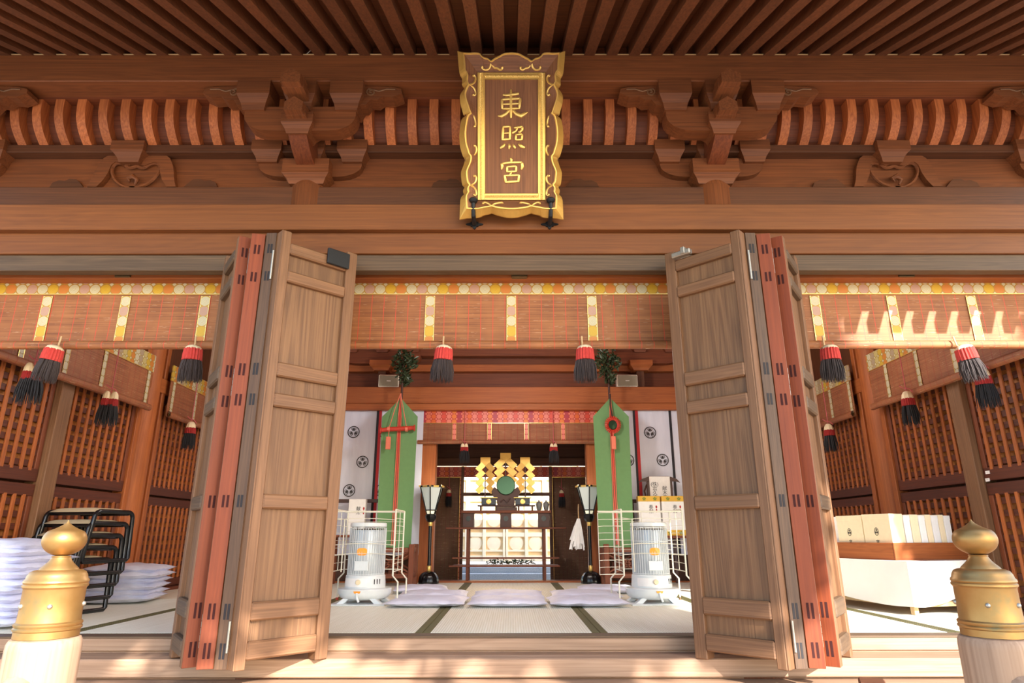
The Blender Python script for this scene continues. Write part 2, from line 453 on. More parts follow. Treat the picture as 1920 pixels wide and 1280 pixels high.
trim(-XW, XW, YK+.166, YK+.30, zk0-.016, zk0+.10, 'red_x', 'reddish board closing the top of the curved rib row', .0)
trim(-XW, XW, YK-.004, YK+.02, zk1-.001, zk1+.004, 'pale_x', 'thin pale strip painting the lit top edge of the eave purlin', 0, 'edge strip')  # pale colour stands in for light caught on the purlin's top edge
trim(-XW, XW, YK+.06, YK+.10, zk1, rz(YK+.1)+.095, 'red_x', 'reddish filler board between the rafter ends above the purlin', .0)
cb = MB().tube([at(566, 40, 3.42), at(572, 66, 3.55), at(581, 84, 3.61), at(583, 95, 3.64), at(576, 101, 3.67)], .003, 6).build('cable', M['steel'], smooth=True)
tag(cb, 'thin pale cable loop dropping between two rafters above the left bracket', 'cable')
# ================================================================= columns
XC = [-4.03, -1.44, 1.44, 4.03]
zct = zy(333, 3.953)
CN = ['far left', 'left', 'right', 'far right']
for i, x in enumerate(XC):
    o = MB().lathe([(.147, -.30), (.147, zct-.05), (.130, zct)], seg=40).build('round_column', M['beam_z'], smooth=True)
    o.location = (x, 4.1, 0)
    tag(o, ['round brown column at the far left edge, its top under the cut off bracket', 'round brown column behind the folded doors on the left of the entrance', 'round brown column behind the folded doors on the right of the entrance', 'round brown column at the far right edge, its top under the cut off bracket'][i], 'column', kind='structure')
# ================================================================= bracket sets
def masu(m, x, y, z0, z1, w, taper=.68, split=.5):
    """bearing block: straight upper half, concave lower half"""
    zs = z0+(z1-z0)*split; h = w/2
    prof = [(taper*h, z0), (taper*h+.10*h, z0+(zs-z0)*.45), (taper*h+.28*h, z0+(zs-z0)*.85), (h, zs), (h, z1)]
    for (a, za), (b, zb) in zip(prof, prof[1:]):
        ra = [(x+sx*a, y+sy*a, za) for sx, sy in ((-1,-1),(1,-1),(1,1),(-1,1))]
        rb_ = [(x+sx*b, y+sy*b, zb) for sx, sy in ((-1,-1),(1,-1),(1,1),(-1,1))]
        m.loft(ra, rb_)
    m.face([(x-h, y-h, z1), (x+h, y-h, z1), (x+h, y+h, z1), (x-h, y+h, z1)])
    m.face([(x-taper*h, y-taper*h, z0), (x+taper*h, y-taper*h, z0), (x+taper*h, y+taper*h, z0), (x-taper*h, y+taper*h, z0)])
def arm_poly(L, h, c=.55):
    pts = [(-L, h), (-L, h*.62)]
    for i in range(7):
        a = PI/2*i/6; pts.append((-L+.115*(1-math.cos(a))*1.5, h*.62*(1-math.sin(a))))
    return pts + [(-p, q) for p, q in pts[::-1]]
def bracket(x0, s, label):
    root = empty('bracket_set', (x0, 0, 0), 0, label, 'bracket', 'eave brackets')
    Yc = 4.1
    zd0, zdm, zd1 = zy(340, 3.95), zy(320, 3.94), zy(297, 3.94)
    m = MB(); masu(m, 0, Yc, zd0, zd1, .325, .74, (zdm-zd0)/(zd1-zd0)); m.build('bearing_block', M['beam_x'], root)
    # lower arm along the wall
    za0, za1 = zy(331, 4.03), zy(297, 4.03)
    p = arm_poly(.37, za1-za0+.0)
    o = MB().prism([(a, za0+b) for a, b in p], 4.03, 4.16, 'y').build('lower_arm', M['beam_x'], root)
    zm0, zm1 = zy(298, 3.97), zy(261, 3.97)
    for q in (-1, 1, 0):
        m = MB(); masu(m, q*.305 + (0 if q else 0), 4.075, zm0, zm1, .215, .66); m.build('bearing_block', M['beam_x'], root)
    # forward arm with a curved soffit
    yf = 3.79
    zb = zy(311, 3.95); zt = zy(247, yf-.10)
    n = 10; lo = []
    for i in range(n+1):
        t = i/n; yy = 3.97-(3.97-(yf-.06))*t
        lo.append((yy, zb+(zt-zb)*(1-math.cos(t*PI/2))*1.0 if t < 1 else zt))
    poly = lo + [(yf-.06, zt+.10), (4.05, zt+.10)]
    MB().prism(poly, -.062, .062, 'x').build('forward_arm', M['red_y'], root)
    # forward block and upper arm parallel to the facade
    zf0, zf1 = zy(247, 3.70), zy(209, 3.68)
    m = MB(); masu(m, 0, yf, zf0, zf1, .215, .68, .5); m.build('bearing_block', M['beam_x'], root)
    zu0, zu1 = zy(247, 3.75), zy(200, 3.735)
    p = arm_poly(.38, zu1-zu0)
    MB().prism([(a, zu0+b) for a, b in p], 3.735, 3.85, 'y').build('upper_arm', M['beam_x'], root)
    zt0, zt1 = zy(201, 3.69), zk0+.003
    for q in (-1, 1):
        m = MB(); masu(m, q*.317, 3.79, zt0, zt1, .225, .66); m.build('bearing_block', M['beam_x'], root)
    m = MB(); masu(m, 0, 3.785, zt0, zt1, .215, .66); m.build('bearing_block', M['beam_x'], root)
    # pointed nose beams through the block
    yn = 3.28
    def nose(yfront, ya, yb_, w, name):
        # ya: px of apex, yb_: px of lower front edge
        z1 = zy(ya, yfront); z0 = zy(yb_, yfront); h = w/2; zs = z1-(z1-z0)*.38
        sec = [(-h, z0), (h, z0), (h, zs), (0, z1), (-h, zs)]
        m = MB().prism(sec, yfront, 3.84, 'y')
        # small cut band near the front
        sec2 = [(a*1.12, z0-.006 if b == z0 else b+.006) for a, b in sec]
        m.prism(sec2, yfront+.05, yfront+.12, 'y')
        m.build(name, M['beam_y'], root)
    nose(3.50, 127, 153, .128, 'upper_nose')
    nose(3.60, 180, 206, .122, 'lower_nose')
    # carved cloud noses at both ends, along the facade
    for q in (-1, 1):
        zc_, = (zk0,)
        pl = [(.315, zc_), (.60, zc_-.012), (.655, zc_-.028), (.662, zc_-.062), (.60, zc_-.094), (.535, zc_-.088), (.50, zc_-.118), (.455, zc_-.112), (.425, zc_-.158), (.36, zc_-.162), (.315, zc_-.13)]
        m = MB().prism([(q*a*1.04, b) for a, b in pl], 3.735, 3.85, 'y')
        cn = m.build('carved_nose', M['beam_x'], root)
        cu = [Vector((q*(.46+.02), 3.733, zc_-.062))]
        for i in range(15):
            a = i/14*2*PI*1.15; r_ = .012+.020*i/14
            cu.append(Vector((q*(.475-r_*math.cos(a)), 3.732, zc_-.055+r_*math.sin(a))))
        cu += [Vector((q*(.53), 3.732, zc_-.05)), Vector((q*.58, 3.732, zc_-.032)), Vector((q*.64, 3.732, zc_-.034))]
        MB().tube(cu, .0055, 5).build('carved_scroll', M['grey_x'], cn, smooth=True)
    return root
for i, x in enumerate(XC):
    bracket(x, 1, ['three tier timber bracket at the far left, cut by the photo edge', 'three tier timber bracket above the left column of the entrance', 'three tier timber bracket above the right column of the entrance', 'three tier timber bracket at the far right, cut by the photo edge'][i])
# ================================================================= frog leg struts
def strut(xc, label):
    root = empty('frog_leg_strut', (xc, 0, 0), 0, label, 'strut', 'carved frog leg struts')
    Yb = 4.055
    def L(px, py): # photo pixels of the left strut
        p = at(px, py, Yb); return (p.x+2.725, p.z)
    zb0, zb1 = zy(299, 3.98), zy(264, 3.97)
    m = MB(); masu(m, 0, 4.08, zb0, zb1, .235, .6, .5); m.build('bearing_block', M['beam_x'], root)
    def half(s):
        out = [(232,292),(214,290),(202,295),(194,304),(187,314),(182,324),(177,337),(168,351)]
        inn = [(186,351),(198,339),(207,326),(212,314),(215,308),(222,304),(232,306),(241,312),(259,308)]
        return out, inn
    o, i_ = half(-1)
    sym = lambda p: (262*2-2-p[0], p[1])
    top = [L(*p) for p in o[::-1]]
    pts_out = [L(*p) for p in o] ; pts_in = [L(*p) for p in i_]
    def mir(p): return (-p[0]+2*cx, p[1])
    cx = L(261, 300)[0]
    m = MB()
    leg = pts_in + [mir(p) for p in pts_in[::-1]] + [mir(p) for p in pts_out[::-1]] + pts_out
    # build as strips so the concave outline stays clean
    A = pts_out[::-1] + [(cx, pts_out[0][1]+.004)]; B = pts_in
    k = 12
    def samp(P, t):
        d = [0]
        for a, b in zip(P, P[1:]): d.append(d[-1]+math.dist(a, b))
        T = t*d[-1]
        for j in range(len(P)-1):
            if T <= d[j+1] or j == len(P)-2:
                f = (T-d[j])/(d[j+1]-d[j]); return (P[j][0]+(P[j+1][0]-P[j][0])*f, P[j][1]+(P[j+1][1]-P[j][1])*f)
    for s in (0, 1):
        ro, ri = [samp(A, j/k) for j in range(k+1)], [samp(B, j/k) for j in range(k+1)]
        if s: ro, ri = [mir(p) for p in ro], [mir(p) for p in ri]
        for j in range(k):
            q = [ro[j], ro[j+1], ri[j+1], ri[j]]
            m.prism(q, 4.045, 4.10, 'y')
    m.build('strut_frame', M['beam_x'], root)
    # carved ring and bud inside
    zc = L(258, 333)[1]
    hp = [(261,310),(252,313),(243,314),(238,308),(229,304),(219,306),(213,314),(213,325),(219,338),(230,347),(244,351),(256,350)]
    hl = [L(*p) for p in hp]; pts = hl[::-1] + [mir(p) for p in hl[1:]]
    for _ in range(2):
        pts = [pts[0]] + [q for u_, w_ in zip(pts, pts[1:]) for q in ((u_[0]*.75+w_[0]*.25, u_[1]*.75+w_[1]*.25), (u_[0]*.25+w_[0]*.75, u_[1]*.25+w_[1]*.75))] + [pts[-1]]
    MB().tube([Vector((p, 4.062, q)) for p, q in pts], .012, 6).build('carved_ring', M['beam_x'], root, smooth=True)
    bud = [Vector((cx+.015, 4.06, zc-.055)), Vector((cx+.03, 4.05, zc-.02)), Vector((cx, 4.045, zc+.005)), Vector((cx-.035, 4.05, zc-.01)), Vector((cx-.02, 4.05, zc-.035))]
    MB().tube(bud, [.008, .016, .02, .016, .008], 7).build('carved_bud', M['beam_x'], root, smooth=True)
    # shallow side clouds on the wall board
    for s in (-1, 1):
        cl = [(.36, 0), (.60, 0), (.585, .035), (.545, .055), (.50, .05), (.47, .066), (.42, .062), (.39, .035)]
        zb = zy(350.5, 4.07)
        MB().prism([(cx+s*a, zb+b) for a, b in cl], 4.068, 4.10, 'y').build('cloud_relief', M['dark_x'], root)
for x, lb in ((-2.735, 'carved frog leg strut on the wall strip left of the plaque'), (2.735, 'carved frog leg strut on the wall strip right of the plaque'), (0, 'carved frog leg strut mostly hidden behind the gold plaque')):
    strut(x, lb)
# ================================================================= sill, ledge, deck, stairs, ground
ZL = -.087
YS = 4.006
trim(-XW, XW, YS+.001, 4.131, -.012, -.001, 'grey_dark', 'dark worn top strip of the threshold beam', .002, 'threshold strip')
trim(-XW, XW, YS, 4.131, -.080, -.012, 'deck_x', 'worn wooden threshold beam along the front of the straw mats', .006, 'threshold')
trim(-XW, XW, 3.81, 4.05, -.18, ZL, 'deck_x', 'wooden ledge below the threshold where the door leaves stand', .006, 'ledge')
ZD = -.19
dk = MB(); yy = 1.55; ws = [.225, .30, .27, .31, .28, .30, .29, .31]
for w_ in ws:
    y2 = min(yy+w_, 3.84); dk.box(-XW, XW, yy, y2-.0015, ZD-.05, ZD, .004); yy = y2
    if yy >= 3.84: break
dk.box(-XW, XW, 1.56, 3.83, ZD-.09, ZD-.045)
tag(dk.build('floor_deck', M['deck_x']), 'sunlit plank deck in front of the ledge, along the bottom edge', 'deck', kind='structure')
st = MB()
for i in range(6):
    st.box(-1.08, 1.08, 1.55-.30*(i+1), 1.55-.30*i+.02, ZD-.20*(i+1)-.06, ZD-.20*(i+1), .006)
tag(st.build('floor_stairs', M['deck_x']), 'wooden steps leading up to the deck, below the photo', 'stairs', kind='structure')
gr = MB().face([(-45, -45, -1.6), (45, -45, -1.6), (45, 60, -1.6), (-45, 60, -1.6)])
tag(gr.build('floor_ground', M['gravel']), 'pale gravel ground around the shrine', 'ground', kind='structure')
bk = MB()
for dx, dy in ((0, 0),):
    p = at(1614, 1274, 3.30)
    bk.box(p.x-.01, p.x+.10, 3.20, 3.34, ZD, p.z+.004, .006, Matrix.Translation((p.x, 3.3, 0)) @ Matrix.Rotation(R(-24), 4, 'Z') @ Matrix.Translation((-p.x, -3.3, 0)))
tag(bk.build('wooden_block', M['dark_x']), 'small dark wooden block on the deck at the bottom edge, right of the doors', 'block')
# ================================================================= folding door leaves
DZ0, DZ1 = -.085, 2.297
RAILS = [(451.5, 472), (503, 524), (675, 702), (733, 759), (924, 952), (1129, 1165), (1204, 1240)]
RZ = [(zy(b, 3.47), zy(a, 3.47)) for a, b in RAILS]
DN = [0]
def door_leaf(p_near, p_far, side, label, vis=True, edge='door_edge', th=.084, stile_n=.055, stile_f=.072, slots=True, rm='grey_x'):
    """leaf in local frame: x from near end (0) to far end (L); y = 0 face that is seen, thickness to +y*side"""
    DN[0] += 1
    d = Vector((p_far[0]-p_near[0], p_far[1]-p_near[1])); Lr = d.length
    root = empty('door_%d' % DN[0], (p_near[0], p_near[1], 0), math.atan2(d.y, d.x), label, 'door', kind='structure')
    s = side
    def Y(a, b): return (min(a*s, b*s), max(a*s, b*s))
    y0, y1 = Y(0, th)
    MB().box(0.004, stile_n, y0, y1, DZ0, DZ1, .004).build('stile', M['grey_z'], root)
    # the near end face with through mortises
    e = MB().box(-.004, .004, y0+.003, y1-.003, DZ0+.002, DZ1-.002, .0015).build('edge_strip', M[edge], root)
    MB().box(Lr-stile_f, Lr, y0, y1, DZ0, DZ1, .004).build('stile', M['grey_z'], root)
    if slots:
        for z0, z1 in RZ:
            m = MB(); zc, h = (z0+z1)/2, min(.042, (z1-z0)*.42)
            for q in (.37, .63):
                yq = s*th*q; m.box(-.0052, -.003, yq-.006, yq+.006, zc-h, zc+h)
            m.build('tenon_slot', M['slot' if edge == 'door_edge' else 'ink'], e)
    for z0, z1 in RZ:
        ya, yb = Y(-.006, th-.008)
        MB().box(stile_n-.002, Lr-stile_f+.002, ya, yb, z0, z1, .008).build('rail', M[rm], root)
    zs = [r for r in RZ]
    for (a0, a1), (b0, b1) in zip(zs, zs[1:]):
        ya, yb = Y(.026, th-.030)
        MB().box(stile_n-.004, Lr-stile_f+.004, ya, yb, b1-.004, a0+.004).build('panel', M['door_panel'], root)
    return root
def door_set(q, sd):
    X = lambda x: q*x
    n = 'left' if q > 0 else 'right'
    A = door_leaf((X(-1.354), 3.457), (X(-.995), 3.81), q, 'wide open door leaf on the %s side, its broad panelled face towards the entrance' % n, edge='grey_z', slots=False)
    D = door_leaf((X(-1.405), 3.500), (X(-1.385), 3.945), q, 'folded door leaf with dark edge just behind the broad %s leaf' % n, edge='door_edge_dark', th=.068)
    B = door_leaf((X(-1.482), 3.525), (X(-1.592), 3.95), q, 'folded door leaf with a reddish mortised edge, nearer the entrance of the %s pair' % n)
    C = door_leaf((X(-1.651), 3.535), (X(-1.886), 3.877), -q, 'folded outer door leaf of the %s group, its dark railed face turned outwards' % n, rm='grey_dark')
    # butt hinges between the two reddish edges
    for z0, z1 in ((zy(513, 3.53), zy(465, 3.53)), (zy(742, 3.53), zy(690, 3.53)), (zy(1214, 3.53), zy(1150, 3.53))):
        m = MB(); x = X(-1.5665)
        for k in range(5):
            a = z0+(z1-z0)*k/5; m.lathe([(.0075, a+.002), (.0075, z0+(z1-z0)*(k+1)/5-.002)], (x, 3.528, 0), 10)
        h = m.build('hinge', M['steel'], None, smooth=True); h.parent = B
        h.matrix_parent_inverse = B.matrix_basis.inverted()
    for z0, z1 in ((zy(520, 3.47), zy(466, 3.47)), (zy(1225, 3.47), zy(1165, 3.47))):
        h = MB().lathe([(.007, z0), (.007, z1)], (X(-1.415), 3.495, 0), 10).build('hinge', M['steel'], None, smooth=True)
        h.parent = D; h.matrix_parent_inverse = D.matrix_basis.inverted()
    return A
Al = door_set(1, None); Ar = door_set(-1, None)
# black box on the top rail of the left leaf, bare fitting on the right one
p0 = Vector((-1.354, 3.457)); d = (Vector((-.995, 3.81))-p0).normalized()
Mx = Matrix.Translation((p0.x, p0.y, 0)) @ Matrix.Rotation(math.atan2(d.y, d.x), 4, 'Z')
zb0, zb1 = zy(500, 3.72), zy(474, 3.72)
b = MB().box(.285, .437, -.028, -.0105, zb0-.006, zb1+.002, .004, Mx).build('black_box', M['blackmatte'])
tag(b, 'small black box fixed to the top rail of the left broad door leaf', 'box')
p0 = Vector((1.354, 3.457)); d = (Vector((.995, 3.81))-p0).normalized()
Mx = Matrix.Translation((p0.x, p0.y, 0)) @ Matrix.Rotation(math.atan2(d.y, d.x), 4, 'Z')
zr = RZ[0][1]
m = MB().box(.30, .43, .01, .05, zr, zr+.035, .006, Mx).box(.33, .36, .0, .06, zr+.005, zr+.05, .004, Mx)
tag(m.build('door_fitting', M['steel']), 'grey metal fitting on the top rail of the right broad door leaf', 'fitting')
for i, (px, Y) in enumerate(((232, 4.10), (974, 4.09), (1700, 4.10))):
    p = at(px, 518, Y)
    o = MB().box(p.x-.055, p.x+.055, Y-.012, Y+.03, p.z-.008, p.z+.014, .003).build('latch_plate', M['copper'])
    tag(o, 'small brown metal latch plate above the %s reed blind' % ('left', 'middle', 'right')[i], 'plate')
# ================================================================= newel posts with bronze onion caps
def newel(x, Y, label, q):
    root = empty('newel_post', (x, Y, ZD), 0, label, 'post', 'bronze capped newel posts')
    z = lambda py: zy(py, Y-.02)-ZD
    k = .001357*.86
    wp = MB(); rr = .081
    wp.lathe([(rr, .0), (rr, z(1215)), (rr*.985, z(1204)), (rr*.93, z(1197)), (rr*.80, z(1193.5))], seg=40)
    wp.build('wooden_shaft', M['deck_z'], root, smooth=True)
    P = lambda px: px*k/2
    prof = [(P(121), z(1194)), (P(121), z(1181)), (P(126), z(1179)), (P(127), z(1175.5)), (P(122), z(1173)), (P(126), z(1170)), (P(126), z(1167)), (P(118), z(1164)),
            (P(116), z(1150)), (P(116), z(1103)), (P(118), z(1101)), (P(123), z(1098.5)), (P(123), z(1095)), (P(119), z(1093)), (P(123), z(1090)), (P(121), z(1086)), (P(116), z(1084)),
            (P(112), z(1077)), (P(104), z(1071)), (P(90), z(1068)), (P(76), z(1067)), (P(72), z(1064)), (P(58), z(1058)), (P(46), z(1052)), (P(38), z(1046)), (P(36), z(1044)), (P(38), z(1042.5)), (P(36), z(1041))]
    MB().lathe(prof, seg=48).build('bronze_sleeve', M['bronze'], root, smooth=True)
    r = P(86); zc = z(1012); on = []
    zb, zt = z(1041), z(973.5)
    for i in range(25):
        t = i/24
        if t < .72:
            a = -PI/2*.86 + (PI/2*.86+R(38))*(t/.72); on.append((r*math.cos(a), zc+(zc-zb)/math.sin(PI/2*.86)*math.sin(a)*1.0))
        else:
            f = (t-.72)/.28; r0 = r*math.cos(R(38)); z0 = zc+(zc-zb)/math.sin(PI/2*.86)*math.sin(R(38))
            on.append((r0*(1-f)**1.55+.0006, z0+(zt-z0)*(f**1.15)))
    MB().lathe(on, seg=48).build('onion_cap', M['bronze'], root, smooth=True)
    for a in (R(-60), R(-125), R(20), R(150)):
        rv = MB(); c = Vector((math.cos(a)*P(116), math.sin(a)*P(116), z(1133)))
        rv.lathe([(.0062, -.004), (.0060, .002), (.004, .005), (.001, .0062)], (0, 0, 0), 12, Matrix.Translation(c) @ Vector((math.cos(a), math.sin(a), 0)).to_track_quat('Z', 'Y').to_matrix().to_4x4())
        rv.build('rivet', M['steel'], root, smooth=True)
    # handrail stub running down the stairs
    hr = MB().tube([(0, -.06, z(1268)-.02), (-q*.0, -.9, z(1268)-.62)], .04, 14).build('handrail', M['deck_y'], root, smooth=True)
    return root
newel(-1.165, 1.75, 'sunlit bronze onion capped post at the bottom left, in front of the white cushions', 1)
newel(1.212, 1.75, 'shaded bronze onion capped post at the bottom right, in front of the white table', -1)
# ================================================================= reed blinds with brocade borders
def blind(name, W, H, val, strips, sw, mats, loc, rz, label, group, cell, roll=.032, bulge=.0, val_rep=1):
    """local frame: x across, -y towards the viewer, z=0 at the top edge, hanging down to -H"""
    root = empty(name, loc, rz, label, 'blind', group)
    mr, mb = M[mats[0]], M[mats[1]]
    # reed sheet: plain down to the roll, then a curled lip towards the viewer
    prof = []
    n = 14
    for i in range(n+1):
        t = i/n; prof.append((-bulge*math.sin(t*PI*.9)*.5 - bulge*t*.6, -t*(H-roll)))
    yb = prof[-1][0]
    for i in range(1, 13):
        a = i/12*R(300); prof.append((yb-roll*(1-math.cos(a))*.75, -(H-roll)-roll*.9*math.sin(a)))
    m = MB(); k = len(prof)
    ra = []; 
    vs = [(x, y, z) for x in (-W/2, W/2) for y, z in prof]
    m.add(vs, [(i, i+1, k+i+1, k+i) for i in range(k-1)])
    vs = [(x, y+.004, z) for x in (-W/2, W/2) for y, z in prof]
    m.add(vs, [(i, k+i, k+i+1, i+1) for i in range(k-1)])
    sheet = m.build('reed_sheet', mr, root, smooth=True)
    # brocade header: object origin at its own grid corner
    v = MB().box(-W/2-.004, W/2+.004, -.010, .006, -val, .0, .002)
    o = v.build('brocade_header', mb, root)
    o.location = (cell*.5 if False else 0, 0, 0)
    ed = MB().box(-W/2-.005, W/2+.005, -.0115, -.004, -val-.003, -val+.0035).build('gold_piping', M['gold_bright'], root)
    for sx in strips:
        pts = [(y-.004, z) for y, z in prof if z < -val+.03 or True]
        pp = [p for p in prof[:n+5] if p[1] < -val+.02]
        m = MB()
        a = [Vector((-sw/2, y-.006, z)) for y, z in pp]; b_ = [Vector((sw/2, y-.006, z)) for y, z in pp]
        m.loft(a, b_, False)
        m.loft([q+Vector((0, .0045, 0)) for q in a], [q+Vector((0, .0045, 0)) for q in b_], False)
        m.loft(a, [q+Vector((0, .0045, 0)) for q in a], False); m.loft(b_, [q+Vector((0, .0045, 0)) for q in b_], False)
        # local origin half a cell to the side so that the medallions sit centred
        m.v = [(x+cell/2, y, z) for x, y, z in m.v]
        o = m.build('brocade_strip', M['brocade_strip'] if mats[1] == 'brocade' else mb, root, smooth=True); o.location = (sx-cell/2, 0, 0)
        m = MB()
        for s in (-1, 1):
            m.loft([Vector((s*sw/2-.002, y-.0072, z)) for y, z in pp], [Vector((s*sw/2+.002, y-.0072, z)) for y, z in pp], False)
        o2 = m.build('strip_edging', M['gold_bright'], o); o2.location = (cell/2, 0, 0)
    return root
YB = 4.205
zt, zv, zbm = zy(519, YB), zy(552, YB), zy(656.5, YB)
CELL = .0735
Wc = 2*1.29
cs = [xy(806, 600, YB), xy(959, 600, YB), xy(1111, 600, YB)]
blind('reed_blind', Wc, zt-zbm, zt-zv, cs, .062, ('reed', 'brocade'), (0, YB, zt), 0, 'reed blind with gold brocade header hanging in the middle bay over the entrance', 'front reed blinds', CELL)
for q, n in ((-1, 'left'), (1, 'right')):
    xc = q*2.735
    ss = [xy(a, b, YB)-xc for a, b in (((83, 600), (231, 600), (381, 600)) if q < 0 else ((1533, 600), (1678, 600), (1829, 600)))]
    blind('reed_blind', 2.28, zt-zbm, zt-zv, ss, .062, ('reed', 'brocade'), (xc, YB, zt), 0,
          'reed blind with gold brocade header in the %s bay, %s' % (n, 'over the chairs' if q < 0 else 'sun patches along its foot'), 'front reed blinds', CELL)
# side wall blinds (local x runs along the wall)
XB = 3.62
for q, n in ((-1, 'left'), (1, 'right')):
    blind('reed_blind', 2.02, zt-1.735, .17, [-.72, -.24, .24, .95], .05, ('reed_back', 'brocade_side'), (q*XB, 5.27, zt), -q*PI/2,
          'shaded reed blind along the %s side wall, nearer the front than the round pillar' % n, 'side wall reed blinds', .066, .036)
    blind('reed_blind', 1.55, zt-1.735, .17, [-.70, -.2, .3, .72], .05, ('reed_back', 'brocade_side'), (q*XB, 7.42, zt), -q*PI/2,
          'shaded reed blind along the %s side wall, beyond the round pillar' % n, 'side wall reed blinds', .066, .036)
# ================================================================= tassels
def tassel_mesh(w, hcap, hred, hhair, n=70, heads=1, flare=1.3, seed=1):
    rnd = random.Random(seed); caps, reds, hairs = MB(), MB(), MB()
    r = w/2
    for hd in range(heads):
        ox = (hd-(heads-1)/2)*w*.55; rr = r if heads == 1 else r*.66
        caps.lathe([(rr*.30, 0), (rr*.55, -hcap*.12), (rr*.80, -hcap*.45), (rr*.9, -hcap*.85), (rr*.92, -hcap)][::-1], (ox, 0, 0), 18, None, lambda a, z: 1+.04*math.cos(9*a))
        reds.lathe([(rr*.93, -hcap+.004), (rr*1.0, -hcap-hred*.5), (rr*1.02, -hcap-hred)][::-1], (ox, 0, 0), 40, None, lambda a, z: 1+.05*math.cos(20*a))
    z0 = -hcap-hred+.01
    for i in range(n):
        a = 2*PI*i/n + rnd.uniform(-.1, .1); k = math.sqrt(rnd.uniform(.25, 1))
        p = Vector((r*k*math.cos(a)*1.0*(1.25 if heads > 1 else 1), r*k*math.sin(a)*.8, z0))
        e = Vector((p.x*flare+rnd.uniform(-.006, .006), p.y*flare+rnd.uniform(-.006, .006), z0-hhair*rnd.uniform(.86, 1.03)))
        mid = (p+e)/2 + Vector((p.x*.12+rnd.uniform(-.003, .003), p.y*.12, 0))
        t = w*(.034 if n < 150 else .02)
        hairs.tube([p, mid, e], [t*1.3, t*1.15, t*.35], 5)
    return caps, reds, hairs
def tassel(loc, w, hc, hr, hh, label, group, mats=('cream', 'redtassel', 'hair'), heads=1, cord=0.0, tilt=0.0, hook=False, rz=0.0, seed=1, n=70):
    root = empty('tassel', loc, rz, label, 'tassel', group)
    root.rotation_euler = (0, tilt, rz)
    c, r_, h = tassel_mesh(w, hc, hr, hh, n, heads, 1.3, seed)
    c.build('cap', M[mats[0]], root, smooth=True); r_.build('red_band', M[mats[1]], root, smooth=True); h.build('fringe', M[mats[2]], root, smooth=True)
    if cord:
        k = MB().tube([(0, 0, -.01), (0, 0, cord*.3), (0, 0, cord)], .0042, 6)
        bw = w*.45
        k.tube([(-bw, -.004, .055), (-bw*.4, -.006, .03), (0, -.008, .025), (bw*.5, -.006, .02), (bw*1.05, -.004, -.012)], .0042, 6)
        k.build('cord', M['cord'], root, smooth=True)
    if hook:
        MB().tube([(.0, .0, -.014), (-.008, .02, -.006), (-.012, .036, .01), (-.014, .036, .075)], .0058, 8).build('hook', M['pale_z'], root, smooth=True)
    return root
YT = 4.10
big = [(104, 657, 'dark fringed tassel on the left reed blind, nearest the photo edge and swung aside', R(9)), (363, 657, 'dark fringed tassel on the left reed blind, next to the folded doors', 0),
       (833, 659, 'dark fringed tassel on the middle reed blind, left of centre', R(3)), (1097, 659, 'dark fringed tassel on the middle reed blind, right of centre', 0),
       (1556, 657, 'dark fringed tassel on the right reed blind, next to the folded doors', 0), (1808, 657, 'sunlit fringed tassel on the right reed blind', R(-10))]
for i, (px, py, lb, tl) in enumerate(big):
    p = at(px, py, YT)
    tassel((p.x, YT, zbm+.004), .118, .03, .075, .155, lb, 'tassels on the front blinds', tilt=tl, hook=True, seed=i+1, n=240)
sm = [(-1, 67, 680, 4.64, 'black tassel with a pink bow on the left side wall, nearest the front'), (-1, 210, 733, 5.58, 'black double headed tassel hanging on a pink cord left of the orange pillar'), (-1, 360, 790, 7.06, 'small black tassel at the far end of the left side wall'),
      (1, 1840, 690, 4.73, 'black tassel on the right side wall behind the sunlit tassel'), (1, 1700, 734, 5.66, 'black tassel hanging on a pink cord right of the orange pillar'), (1, 1553, 795, 7.06, 'small black tassel at the far end of the right side wall')]
for i, (q, px, py, Y, lb) in enumerate(sm):
    Y = Y*.981; p = at(px, py, Y)
    tassel((p.x, Y, p.z), .105, .07, .06, .185, lb, 'tassels on the side walls', ('cream', 'darkred', 'hairblack'), 2 if i in (0, 1) else 1, zt-p.z-.12, rz=-q*R(30), seed=20+i, n=80)
